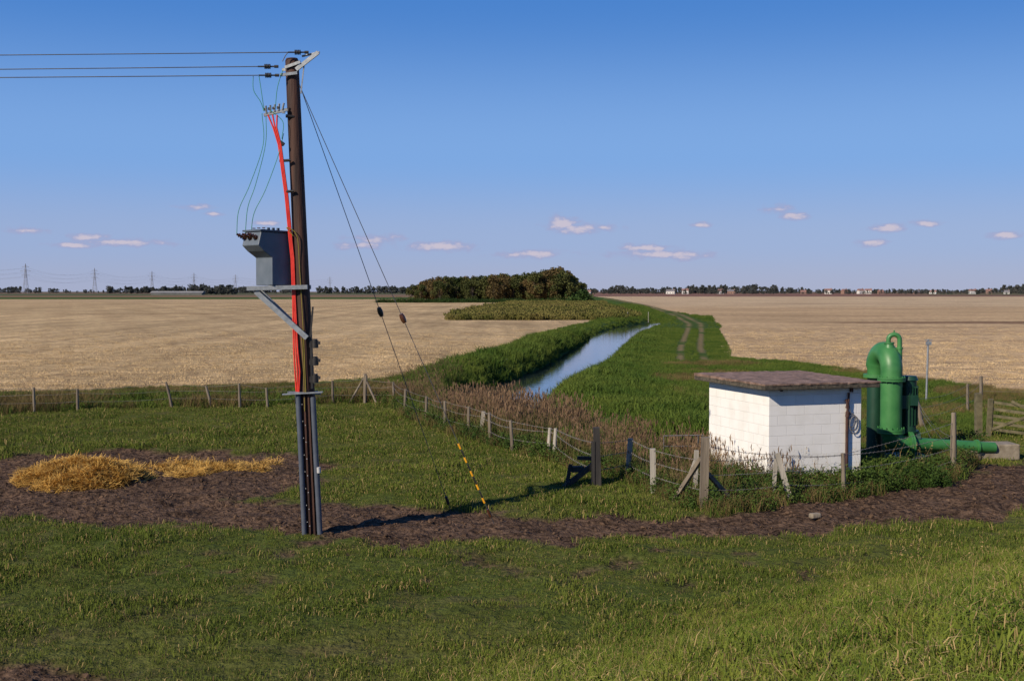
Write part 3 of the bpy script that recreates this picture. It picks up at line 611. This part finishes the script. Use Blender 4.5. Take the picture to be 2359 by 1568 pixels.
# ------------------------------------------------------------------ pump
PX,PYY=9.66,31.0
pump=empty('water_pump',(PX,PYY,0)); R=.275
fr=Vector((PX,PYY,0)); bk=Vector((9.53,31.85,0)); dv=(bk-fr); sep=dv.length; dn_=dv.normalized(); RB=sep/2; zc=2.30
arc=[fr+dn_*(RB-RB*math.cos(t))+Vector((0,0,zc+RB*math.sin(t)*1.05)) for t in np.linspace(0,math.pi,17)]
mb=MB(); mb.tube([fr+Vector((0,0,.75)),fr+Vector((0,0,1.5)),fr+Vector((0,0,zc-.02))]+arc[1:-1]+[bk+Vector((0,0,zc-.02)),bk+Vector((0,0,-.1))],[R*.98]*3+[R*1.0]*15+[R*.85,R*.85],28)
mk('riser_pipes',mb,M_green,pump)
mb=MB()
def ring_(c,z,r,h=.05,n=28,ax=(0,0,1)):
    a=Vector(ax); c=Vector(c)+Vector((0,0,z)); mb.tube([c-a*h/2,c+a*h/2],r,n)
ring_(fr,2.12,R+.075,.045); ring_(fr,2.065,R+.075,.045); ring_(bk,2.12,R+.06,.09); ring_(fr,.80,R+.07,.05); ring_(fr,.74,R+.07,.05)
for k in range(14):
    a=k*math.tau/14
    for z in(2.04,.86): 
        c=fr+Vector((math.cos(a)*(R+.045),math.sin(a)*(R+.045),z)); mb.tube([c-Vector((0,0,.02)),c+Vector((0,0,.13 if z>2 else .02))],.016,6)
mk('flanges',mb,M_green,pump)
mb=MB(); od=Vector((.93,.10,0)).normalized(); rb=.38; ez=.78
el=[fr+od*(rb-rb*math.cos(t))+Vector((0,0,ez-.36*math.sin(t)*1.0)) for t in np.linspace(0,math.pi/2,9)]
end=el[-1]
mb.tube([fr+Vector((0,0,.8))]+el,[R*.98]*2+[R*.9]*4+[R*.85]*4,24); mb.tube([end,end+od*.12,end+od*.3,end+od*2.4+Vector((0,0,-.12))],[R*.85,R*.8,.17,.14],20)
f0=end+od*.05; mb.tube([f0,f0+od*.05],R+.06,24); f0=end+od*.14; mb.tube([f0-od*.03,f0+od*.02],R+.06,24); f0=end+od*1.9+Vector((0,0,-.09)); mb.tube([f0,f0+od*.05],.19,20)
mk('outlet_pipe',mb,M_green,pump)
mb=MB(); t0=fr+dn_*.15; tz=2.30+RB; mb.tube([t0+Vector((0,0,tz-.05)),t0+Vector((0,0,tz+.13)),t0+Vector((0,0,tz+.28))],[.21,.15,.10],20)
gx=Vector((.98,-.1,0)).normalized(); g0=t0+Vector((-.02,0,tz+.36)); gn=[g0+gx*(.14-.14*math.cos(t))+Vector((0,0,.13*math.sin(t))) for t in np.linspace(0,math.pi,11)]
mb.tube([t0+Vector((-.02,0,tz+.23)),g0]+gn[1:]+[gn[-1]+Vector((0,0,-.22))],.06,14); ep=gn[-1]+Vector((0,0,-.2)); mb.tube([ep,ep-Vector((0,0,.04))],.09,14); mb.tube([ep-Vector((0,0,.04)),ep-Vector((0,0,.35))],.07,12)
c=t0+Vector((0,0,tz+.25)); mb.tube([c,c+Vector((0,0,.04))],.13,16)
mb.tube([g0+gx*.14+Vector((0,0,.19)),g0+gx*.14+Vector((0,0,.24))],.02,6)
mk('air_vent_gooseneck',mb,M_green,pump)
mc=Vector((PX+.52,31.25,0)); mb=MB(); mb.tube([mc+Vector((0,0,.75)),mc+Vector((0,0,2.05))],.20,20)
for k in range(18):
    a=k*math.tau/18; mb.box((mc.x+math.cos(a)*.215,mc.y+math.sin(a)*.215,1.4),(.05,.012,1.0),a)
mb.tube([mc+Vector((0,0,2.05)),mc+Vector((0,0,2.16))],[.24,.19],20); mb.tube([mc+Vector((0,0,.70)),mc+Vector((0,0,.76))],.27,20); mb.box((mc.x-.18,mc.y-.15,1.5),(.16,.16,.34)); mb.box((mc.x+.05,mc.y-.26,1.55),(.2,.12,.26))
mb.tube([mc+Vector((.02,-.05,.55)),mc+Vector((.28,-.12,.55))],.17,18); mb.tube([mc+Vector((0,0,0)),mc+Vector((0,0,.75))],.19,16); mb.box((PX+.3,31.3,.02),(1.5,1.4,.14))
mk('motor',mb,M_greendk,pump)
mb=MB(); mb.tube([(9.42,31.6,0),(9.42,31.6,1.9)],.2,16); mk('intake_column',mb,M_greendk,pump)
mb=MB(); mb.box((12.45,31.6,.18),(1.25,.7,.42),.06); mb.box((11.75,31.35,.12),(.5,.5,.3),.3); mk('concrete_block',mb,M_stone,None,(12.4,31.6,0),.04)
mb=MB(); mb.box((10.75,29.15,.08),(.22,.2,.22),.4); mk('brick',mb,mat('old_brick',(0.10,0.045,0.03),(0.15,0.07,0.05),9),None,(10.75,29.15,0),.01)
mb=MB(); mb.box((5.8,23.2,.04),(.22,.14,.1),.4); mk('stone',mb,M_stone,None,(5.8,23.2,0),.03)

# ------------------------------------------------------------------ fences
def post(mb,x,y,h,r=.05,lean=(0,0),sq=False,mi=0):
    z=hz(x,y); lx,ly=lean[0]+random.gauss(0,.03),lean[1]+random.gauss(0,.02)
    if sq: mb.beam((x,y,z-.2),(x+lx,y+ly,z+h),r*2,r*2,mi)
    else: mb.tube([(x,y,z-.2),(x+lx*.5+random.gauss(0,.008),y+ly*.5,z+h*.5),(x+lx,y+ly,z+h)],[r*1.05,r,r*.88],7,mi)
    return Vector((x,y,z)),Vector((x+lx,y+ly,z+h))
M_fw=mat('fence_wire',(0.16,0.14,0.12),(0.26,0.24,0.22),4,.6)
def fence(name,L,wires=3,extra=None,wr=.005):
    e=empty(name,(L[0][0],L[0][1],0)); mb=MB(); T=[]
    for p in L: T.append(post(mb,*p[:3],**(p[3] if len(p)>3 else {})))
    if extra: extra(mb)
    mk('posts',mb,[M_post,M_postw,M_postd],e)
    mb=MB()
    for (b0,t0),(b1,t1) in zip(T,T[1:]):
        L_=(b1-b0).length
        for k in range(wires):
            h0=min(.97*(t0-b0).length,.35+.3*k); p0=b0+(t0-b0).normalized()*h0; h1=min(.97*(t1-b1).length,.35+.3*k); p1=b1+(t1-b1).normalized()*h1
            sag=random.uniform(.01,.05)*L_/2
            pts=[p0.lerp(p1,t)-Vector((0,0,sag*4*t*(1-t))) for t in np.linspace(0,1,7)]; mb.tube(pts,wr,4,0,False)
            nb=int(L_/.15)
            if L_<7 and b0.y<36:
                for q in range(nb):
                    c=p0.lerp(p1,(q+.5)/nb)-Vector((0,0,sag*4*((q+.5)/nb)*(1-(q+.5)/nb))); mb.tube([c-Vector((.012,.0,.022)),c+Vector((.012,0,.022))],.004,3,0,False)
    mk('wires',mb,M_fw,e)
fence('post_and_wire_fence',[(-32,42.5,.85),(-27,42.8,.85),(-22,43,.85),(-17,43.3,.9),(-15.6,43.7,.8),(-12.6,45.2,.95,{'lean':(-.22,0)}),(-11.2,45.4,.8,{'lean':(-.2,0)}),(-10.1,45.2,.95),(-9.1,45.4,.8,{'lean':(-.08,0)}),(-6.9,46.9,.9),(-5.7,47.2,1.15,{'r':.07})],3,
  lambda mb:(mb.tube([(-6.3,47.2,0),(-5.75,47.2,.95)],.045,6),mb.tube([(-5.2,46.8,0),(-5.7,47.2,.95)],.045,6)))
fence('barbed_wire_fence',[(-5.7,47.1,1.1,{'r':.06}),(-4.52,46.5,.85),(-3.73,42.4,.9),(-2.85,40.3,.85),(-2.1,37.8,.9),(-1.29,36.1,.9),(-.96,35.6,.8,{'lean':(.13,0),'mi':1,'sq':True,'r':.055}),(-.61,34.4,.9),(.03,32.4,.85),(.93,31.4,.75,{'lean':(.05,0),'mi':1}),(1.07,31.1,.8,{'lean':(.05,0),'mi':1}),(1.92,27.0,1.3,{'r':.07,'mi':2,'sq':True}),(2.65,28.1,.95,{'lean':(.1,0),'mi':1,'sq':True,'r':.055}),(3.02,25.9,.95,{'mi':1,'r':.055,'sq':True}),(3.80,24.1,1.42,{'r':.075,'sq':True})],3,
  lambda mb:(mb.beam((1.15,26.8,.0),(1.9,27.0,.55),.09,.11,2),mb.box((1.45,27.0,.38),(.28,.2,.12),.2,2),mb.beam((1.80,26.95,.0),(1.80,26.95,1.0),.08,.08,2),mb.beam((1.2,26.85,.0),(1.3,26.9,.5),.08,.08,2),mb.beam((1.45,27.05,.62),(1.9,27.05,.6),.06,.08,2)))
fence('barbed_wire_fence',[(3.82,24.12,1.40,{'r':.07}),(5.78,24.9,.98,{'lean':(-.33,.1),'mi':1,'r':.05,'sq':True}),(7.12,26.0,1.0,{'r':.05}),(10.5,28.9,1.5,{'r':.065})],4,
  lambda mb:(mb.beam((3.30,24.9,0),(3.78,24.25,1.0),.08,.08,0),mb.beam((3.95,26.2,0),(3.98,26.2,.9),.09,.09,1),mb.beam((3.7,26.2,0),(4.0,26.2,.8),.07,.07,1),mb.beam((4.5,24.6,.05),(3.85,24.15,.75),.08,.08,0),mb.beam((5.45,25.3,.1),(5.5,25.3,.85),.07,.07,1)))
fence('post_and_wire_fence',[(10.5,29.0,1.3,{'r':.05}),(13.0,38.4,1.15,{'lean':(-.25,0),'r':.07}),(16.3,43.5,1.0),(18.7,48.5,.95,{'r':.07}),(24,49.5,.95),(30,50,.95)],3)
g_=empty('wooden_gate',(13.9,36.2,0)); mb=MB(); post(mb,13.9,36.2,1.3,.09,sq=True); post(mb,14.1,36.0,1.15,.06,sq=True); post(mb,17.3,34.3,1.3,.09,sq=True)
A=Vector((14.2,36.0,0)); B=Vector((17.2,34.4,0))
for k in range(5): mb.beam(A+Vector((0,0,.25+.2*k)),B+Vector((0,0,-.05+.19*k)),.03,.08)
mb.beam(A+Vector((0,-.04,.25)),A.lerp(B,.5)+Vector((0,-.04,1.0)),.03,.08); mb.beam(B+Vector((0,-.04,.1)),A.lerp(B,.5)+Vector((0,-.04,1.0)),.03,.08); mb.beam(A.lerp(B,.15)+Vector((0,-.07,1.1)),A.lerp(B,.75)+Vector((0,-.07,0.1)),.03,.08)
mb.beam(A+Vector((0,0,.2)),A+Vector((0,0,1.15)),.07,.07); mb.beam(B+Vector((0,0,.0)),B+Vector((0,0,1.0)),.07,.07)
mk('gate_timbers',mb,M_gate,g_)
mb=MB(); mb.tube([(3.9,31.2,-.2),(3.9,31.2,.62),(4.9,31.0,.66)],.02,6); mb.tube([(3.9,31.2,.35),(4.9,31.0,.38)],.015,6); mb.tube([(4.75,31.02,-.2),(4.75,31.02,.66)],.02,6); mk('handrail',mb,M_wire,None,(4.2,31.1,0))
mb=MB(); mb.tube([(16.2,47.6,-.1),(16.25,47.6,2.45)],.04,8); mb.box((16.25,47.55,2.3),(.22,.02,.14)); mb.box((16.25,47.56,2.42),(.3,.03,.03)); mk('marker_post',mb,M_steel,None,(16.2,47.6,0))
mb=MB()
for x,y in[(2.2,71),(9.5,135),(20.5,190),(21.5,170)]: z=hz(x,y); mb.tube([(x-2.5,y,z),(x-2.5,y,z+1.5)],.04,5)
mk('ditch_marker_canes',mb,M_postw)

# ------------------------------------------------------------------ electricity pole
BX,BY=-3.58,21.8; bz=hz(BX,BY)
pole=empty('electricity_pole',(BX,BY,bz))
TX=-3.90
def pxz(z): return BX+(TX-BX)*(z/8.43)
mb=MB(); mb.tube([(pxz(z),BY,z) for z in(-.3,0,2,4,6,7.5,8.40,8.44)],[.158,.153,.146,.138,.128,.122,.118,.10],24); mk('wooden_shaft',mb,M_pole,pole)
mb=MB()
mb.tube([(-3.70,21.63,-.1),(-3.80,21.63,2.5)],.048,12); mb.tube([(-3.43,21.66,-.1),(-3.545,21.66,2.45)],.05,12); mb.tube([(-3.70,21.74,-.1),(-3.84,21.76,2.48)],.04,10)
mk('cable_conduits',mb,M_conduit,pole)
mb=MB(); mb.tube([(-3.435,21.60,1.10),(-3.44,21.60,1.20)],.035,10)
for z in np.arange(.15,2.4,.3): mb.box((-3.60-.037*z,21.605,z),(.014,.008,.014)); mb.box((-3.645-.037*z,21.605,z+.07),(.012,.008,.012))
mk('clips_and_labels',mb,mat('white_plastic',(.45,.45,.45),None),pole)
mb=MB(); mb.beam((-3.60,21.63,-.1),(-3.69,21.63,2.5),.03,.05); mb.beam((-3.52,21.64,-.1),(-3.62,21.64,2.5),.03,.05); mk('cable_guard',mb,M_pole,pole)
mb=MB(); mb.beam((-4.07,21.58,2.50),(-3.36,21.60,2.54),.10,.02); mb.beam((-3.95,21.58,2.54),(-3.40,21.66,2.50),.06,.025)
mb.beam((-4.0,21.72,2.52),(-3.5,21.95,2.52),.04,.03)
mk('steady_bracket',mb,M_steel,pole)
mb=MB()
for z in(2.76,3.07,3.38):
    mb.tube([(-3.50,21.66,z-.06),(-3.50,21.66,z+.07)],.062,12); mb.tube([(-3.50,21.66,z+.07),(-3.50,21.66,z+.10)],.045,12); mb.box((-3.44,21.66,z+.03),(.06,.07,.05)); mb.box((-3.56,21.67,z),(.08,.05,.10))
mb.beam((-3.58,21.64,3.5),(-3.53,21.64,4.05),.03,.03); mb.beam((-3.56,21.655,2.6),(-3.575,21.655,3.6),.03,.05)
mk('fuse_units',mb,M_black,pole)
tx=empty('pole_transformer',(-4.2,21.8,4.4))
P0=Vector((-4.22,21.50,0)); pd=Vector((.707,.707,0)); ed=Vector((-.72,.69,0))
prof=[(0,4.43),(.46,4.43),(.46,5.35),(-.22,5.37),(-.28,5.13),(-.17,5.03),(0,4.92)]
mb=MB(); f=[P0+pd*a+Vector((0,0,z)) for a,z in prof]; bk_=[p+ed*.50 for p in f]; n=len(prof)
mb.add(f+bk_,[tuple(range(n)),tuple(range(2*n-1,n-1,-1))]+[(i,i+n,(i+1)%n+n,(i+1)%n) for i in range(n)]); mk('tank',mb,M_grey,tx,None,.012)
mb=MB(); f=[P0+pd*a+Vector((0,0,z)) for a,z in[(-.25,5.375),(.49,5.36),(.49,5.39),(-.25,5.405)]]; f=[p-ed*.03 for p in f]; b2=[p+ed*.56 for p in f]
mb.add(f+b2,[(0,1,2,3),(7,6,5,4)]+[(i,i+4,(i+1)%4+4,(i+1)%4) for i in range(4)])
for k in range(3): c=P0+pd*.1*k+ed*.1+Vector((0,0,5.42)); mb.box(c,(.04,.04,.05),.78)
c=P0+pd*.42-ed*.0+Vector((0,0,5.33)); mb.box(c-ed*.04,(.05,.05,.12),.78)
mk('lid',mb,M_greydk,tx)
mb=MB(); c=P0+pd*.60+ed*.12; mb.box((c.x+.02,c.y-.1,4.83),(.15,.40,.56),.78); mk('side_cabinet',mb,M_greydk,tx,None,.01)
mb=MB()
for k in range(3):
    c=P0-pd*.16+ed*(.08+.17*k)+Vector((0,0,5.22)); dr=Vector((-.62,-.35,.32)).normalized()
    for q in range(5): p=c+dr*(.03+.045*q); mb.tube([p,p+dr*.022],.052-.004*q,12)
    mb.tube([c-dr*.05,c+dr*.27],.02,8)
    c=P0-pd*.1+ed*(.10+.15*k)+Vector((0,0,5.40))
    for q in range(2): mb.tube([c+Vector((0,0,.03*q)),c+Vector((0,0,.03*q+.015))],.03,10)
mk('bushings',mb,M_bush,tx)
mb=MB(); mb.beam((-4.68,21.58,4.375),(-3.62,21.62,4.40),.10,.075); mb.beam((-4.68,22.0,4.375),(-3.62,21.97,4.40),.08,.075); mb.beam((-4.62,21.55,4.36),(-4.62,22.05,4.36),.08,.06); mb.beam((-4.53,21.60,4.32),(-3.63,21.60,3.50),.06,.09); mb.beam((-4.53,21.98,4.32),(-3.72,21.96,3.55),.05,.08)
mb.beam((-4.3,21.6,4.43),(-3.9,21.9,4.43),.06,.03)
mk('support_bracket',mb,M_steel,pole)
mb=MB(); mb.beam((-3.80,21.66,8.22),(-3.40,21.60,8.51),.03,.07); mb.beam((-4.0,21.68,8.26),(-3.72,21.63,8.35),.03,.05); mb.beam((-3.70,21.7,8.46),(-3.38,21.62,8.515),.03,.03)
mb.beam((-4.08,21.64,8.12),(-3.78,21.64,8.16),.03,.05); mb.beam((-4.1,21.95,8.27),(-3.8,21.9,8.27),.03,.05); mb.beam((-4.02,21.62,7.45),(-4.02,21.62,7.45+.02),.05,.05)
mb.beam((-4.37,21.64,7.42),(-3.95,21.64,7.52),.05,.05); mb.beam((-3.72,21.66,7.8),(-3.66,21.66,8.3),.02,.02)
for q in range(5): mb.tube([(-4.32+.07*q,21.62,7.45+.015*q),(-4.33+.08*q,21.60,7.58+.012*q)],.018,6)
mk('top_steelwork',mb,M_steel,pole)
mb=MB()
def insul(x,y,z):
    for q in range(4): mb.tube([(x+.028*q-.05,y,z),(x+.028*q-.036,y,z)],.045,12)
    mb.tube([(x-.17,y,z),(x+.17,y,z)],.014,8); mb.tube([(x+.12,y,z),(x+.19,y,z)],.026,8)
insul(-3.76,21.60,8.51); insul(-4.30,21.64,8.27); insul(-4.28,21.60,8.11)
for q in range(4): mb.tube([(-4.35+.08*q,21.62,7.50+.01*q),(-4.35+.08*q,21.62,7.54+.01*q)],.03,8)
mb.tube([(-4.09,21.63,6.95),(-4.02,21.63,6.9)],.035,8); mb.tube([(-4.10,21.63,6.62),(-3.9,21.63,6.63)],.025,8); mb.tube([(-3.98,21.63,6.08),(-3.85,21.63,6.09)],.025,8)
mb.tube([(-3.85,21.70,7.4),(-3.99,21.66,7.41)],.03,8)
mk('insulators',mb,M_black,pole)
mb=MB()
for k in range(3):
    o=.022*(k-1)
    mb.tube([(-4.29+.08*k,21.60,7.42),(-4.20+.03*k,21.6,7.2),(-4.09+o,21.61,6.9),(-4.03+o,21.62,6.4),(-3.98+o,21.63,6.0),(-3.95+o,21.66,5.6),(-3.92+o,21.68,5.2),(-3.89+o,21.68,4.9),(-3.87+o,21.68,4.2),(-3.84+o*1.6,21.64,3.3),(-3.81+o*2,21.63,2.9),(-3.81+o,21.64,2.52)],.015,8)
mk('red_cables',mb,M_red,pole)
mb=MB()
def curve(pts,r=.006,n=6):
    P=[Vector(p) for p in pts]; out=[]
    P=[P[0]*2-P[1]]+P+[P[-1]*2-P[-2]]
    for i in range(1,len(P)-2):
        for t in np.linspace(0,1,n,endpoint=False):
            a,b,c,d=P[i-1:i+3]; out.append(.5*((2*b)+(c-a)*t+(2*a-5*b+4*c-d)*t*t+(3*b-a-3*c+d)*t**3))
    out.append(P[-2]); mb.tube(out,r,5,0,False)
curve([(-4.40,21.62,7.45),(-4.38,21.6,6.9),(-4.62,21.6,6.2),(-4.82,21.6,5.75),(-4.86,21.6,5.33)]); curve([(-4.33,21.62,7.4),(-4.34,21.6,6.9),(-4.52,21.6,6.2),(-4.66,21.6,5.8),(-4.72,21.65,5.33)]); curve([(-4.02,21.62,7.1),(-4.12,21.6,6.7),(-4.35,21.6,6.1),(-4.55,21.6,5.7),(-4.63,21.7,5.33)])
curve([(-4.55,21.62,8.10),(-4.54,21.6,7.85),(-4.42,21.6,7.65),(-4.36,21.6,7.48)]); curve([(-4.45,21.62,8.12),(-4.40,21.6,7.8),(-4.36,21.6,7.5)]); curve([(-4.03,21.62,8.2),(-4.12,21.6,7.9),(-4.16,21.6,7.55)]); curve([(-4.25,21.6,7.5),(-4.03,21.6,7.3),(-4.05,21.6,7.0)])
mk('jumper_wires',mb,M_gwire,pole)
mb=MB(); curve([(-3.86,21.6,5.3),(-3.98,21.6,5.45),(-3.80,21.62,5.3),(-3.76,21.65,4.7),(-3.70,21.63,3.6),(-3.66,21.62,2.5)],.008); curve([(-3.73,21.64,3.5),(-3.70,21.63,2.9),(-3.68,21.6,2.2)],.008); mk('earth_wire',mb,M_yelwire,pole)
mb=MB()
for x0,y0,z0,y1 in[(-3.93,21.60,8.51,21.6),(-4.47,21.64,8.27,21.9),(-4.46,21.60,8.11,21.2)]:
    mb.tube([(x0+(-60-x0)*t,y0+(y1-y0)*t,z0-.35*4*t*(1-t)*.5+.1*t) for t in np.linspace(0,1,24)],.0085,5,0,False)
mb.tube([(-3.93,21.6,8.51),(-3.98,21.6,8.45),(-4.03,21.6,8.35)],.008,5)
mk('overhead_line',mb,M_wire)
st_=empty('pole_stay',(-1.2,24.2,hz(-1.2,24.2)))
def stay(e,p0,p1,fi,yellow):
    p0=Vector(p0);p1=Vector(p1); mb=MB(); mb.tube([p0,p1],.0065,6); mk('stay_wire',mb,M_wire,e)
    mb=MB(); c=p0.lerp(p1,fi); d_=(p1-p0).normalized(); mb.tube([c-d_*.09,c-d_*.03,c+d_*.03,c+d_*.09],[.035,.05,.05,.035],10); c=p0.lerp(p1,.965); mb.tube([c-d_*.08,c+d_*.08],.03,8); mk('stay_insulator',mb,M_black if not yellow else M_bush,e)
    if yellow:
        a,b_=.80,.945; n=9
        for i in range(n):
            mb=MB(); mb.tube([p0.lerp(p1,a+(b_-a)*i/n),p0.lerp(p1,a+(b_-a)*(i+(.75 if i%2==0 else 1))/n)],.022 if i%2==0 else .014,8); mk('stay_guard',mb,M_yel if i%2==0 else M_black,e)
stay(st_,(-3.76,21.75,7.98),(-1.2,24.2,hz(-1.2,24.2)-.05),.5,False)
st2=empty('pole_stay',(-.31,22.9,hz(-.31,22.9))); stay(st2,(-3.75,21.7,7.95),(-.31,22.9,hz(-.31,22.9)-.05),.51,True)

# ------------------------------------------------------------------ world, sun, camera
EL=math.radians(32); toS=Vector((-.72,-.69,0)).normalized()
toS=Vector((toS.x*math.cos(EL),toS.y*math.cos(EL),math.sin(EL)))
sun=bpy.data.lights.new('sun','SUN'); sun.energy=5.0; sun.angle=math.radians(.5); sun.color=(1,.875,.70)
so=bpy.data.objects.new('sun',sun); so.rotation_euler=toS.to_track_quat('Z','Y').to_euler(); so.location=(-20,-20,20); COL.objects.link(so)
w=bpy.data.worlds.new('World'); scene.world=w; w.use_nodes=True; N=w.node_tree.nodes; L=w.node_tree.links
bg=N['Background']; bg.inputs[1].default_value=.07
sky=N.new('ShaderNodeTexSky'); sky.sky_type='NISHITA'; sky.sun_disc=False; sky.sun_elevation=EL; sky.sun_rotation=math.atan2(toS.x,toS.y); sky.air_density=1.0; sky.dust_density=.3; sky.ozone_density=3; sky.altitude=0
L.new(sky.outputs[0],bg.inputs[0])
tc=N.new('ShaderNodeTexCoord'); sp=N.new('ShaderNodeSeparateXYZ'); L.new(tc.outputs['Generated'],sp.inputs[0])
at=N.new('ShaderNodeMath'); at.operation='ARCTAN2'; L.new(sp.outputs[0],at.inputs[0]); L.new(sp.outputs[1],at.inputs[1])
asn=N.new('ShaderNodeMath'); asn.operation='ARCSINE'; L.new(sp.outputs[2],asn.inputs[0])
el=N.new('ShaderNodeMapRange'); el.inputs[1].default_value=0; el.inputs[2].default_value=.5; L.new(asn.outputs[0],el.inputs[0])
rp=N.new('ShaderNodeValToRGB'); rp.color_ramp.interpolation='EASE'; E=rp.color_ramp.elements
E[0].position=0; E[0].color=(.38,.43,.63,1); E[1].position=1; E[1].color=(.022,.105,.38,1)
for p_,c_ in((.08,(.32,.43,.71)),(.22,(.20,.395,.79)),(.48,(.060,.225,.64))):
    q=E.new(p_); q.color=(*c_,1)
L.new(el.outputs[0],rp.inputs[0])
b1=N.new('ShaderNodeBackground'); b1.inputs[1].default_value=1; L.new(rp.outputs[0],b1.inputs[0])
mS=N.new('ShaderNodeMixShader'); mS.inputs[0].default_value=.88; L.new(bg.outputs[0],mS.inputs[1]); L.new(b1.outputs[0],mS.inputs[2])
cb=N.new('ShaderNodeCombineXYZ'); L.new(at.outputs[0],cb.inputs[0]); L.new(asn.outputs[0],cb.inputs[1])
CL=[(39,55,18,8),(57,50.5,30,5),(75,51.5,12,4.4),(110,35,28,3.8),(121,29.5,50,5),(16,30,34,4.4),(-57,36,38,5.8),(-110,42,26,5),(-124,37,22,3.8),(-257,66,17,3.2),(-346,41,20,3.6),(-318,38,44,3.8),(-361,35,20,3),(-396,46,16,3.2),(-203,54,15,2.8),(218,65,16,4.6),(231,60,14,4.2),(311,49,17,4.6),(293,38,16,3.8),(403,42,14,4),(153,53,11,2.6),(338,52,15,3),(-244,61,10,2.2),(520,45,20,4),(-520,50,26,4)]
prev=None
for a,e_,ww,hh in CL:
    s1=N.new('ShaderNodeVectorMath'); s1.operation='SUBTRACT'; L.new(cb.outputs[0],s1.inputs[0]); s1.inputs[1].default_value=(math.atan(a/1000),e_/1000,0)
    s2=N.new('ShaderNodeVectorMath'); s2.operation='MULTIPLY'; L.new(s1.outputs[0],s2.inputs[0]); s2.inputs[1].default_value=(1000/ww,1000/hh,0)
    s3=N.new('ShaderNodeVectorMath'); s3.operation='LENGTH'; L.new(s2.outputs[0],s3.inputs[0])
    if prev is None: prev=s3.outputs['Value']
    else:
        mn=N.new('ShaderNodeMath'); mn.operation='MINIMUM'; L.new(prev,mn.inputs[0]); L.new(s3.outputs['Value'],mn.inputs[1]); prev=mn.outputs[0]
mp=N.new('ShaderNodeMapping'); mp.inputs['Scale'].default_value=(1,2.2,1); L.new(cb.outputs[0],mp.inputs[0])
nz=N.new('ShaderNodeTexNoise'); nz.inputs['Scale'].default_value=60; nz.inputs['Detail'].default_value=5; nz.inputs['Roughness'].default_value=.6; L.new(mp.outputs[0],nz.inputs['Vector'])
ma=N.new('ShaderNodeMath'); ma.operation='MULTIPLY_ADD'; ma.inputs[1].default_value=2.4; L.new(nz.outputs[0],ma.inputs[0]); 
sb=N.new('ShaderNodeMath'); sb.operation='SUBTRACT'; sb.inputs[0].default_value=-.05; L.new(prev,sb.inputs[1]); L.new(sb.outputs[0],ma.inputs[2])
mr=N.new('ShaderNodeMapRange'); mr.interpolation_type='SMOOTHSTEP'; mr.inputs[1].default_value=0; mr.inputs[2].default_value=1.0; mr.inputs[4].default_value=.85; L.new(ma.outputs[0],mr.inputs[0])
cr=N.new('ShaderNodeValToRGB'); cr.color_ramp.elements[0].color=(.36,.36,.56,1); cr.color_ramp.elements[1].color=(.62,.55,.63,1); cr.color_ramp.elements[0].position=.5; cr.color_ramp.elements[1].position=.85; L.new(mr.outputs[0],cr.inputs[0])
b2=N.new('ShaderNodeBackground'); L.new(cr.outputs[0],b2.inputs[0]); b2.inputs[1].default_value=1
ms=N.new('ShaderNodeMixShader'); L.new(mr.outputs[0],ms.inputs[0]); L.new(mS.outputs[0],ms.inputs[1]); L.new(b2.outputs[0],ms.inputs[2]); L.new(ms.outputs[0],N['World Output'].inputs[0])

cam=bpy.data.cameras.new('camera'); co=bpy.data.objects.new('camera',cam); COL.objects.link(co)
cam.sensor_width=36; cam.lens=42.9; cam.clip_start=.1; cam.clip_end=12000
co.location=(0,0,4.33); co.rotation_euler=(math.radians(90-2.32),0,0); scene.camera=co
scene.view_settings.view_transform='Standard'; scene.view_settings.look='None'; scene.view_settings.exposure=0
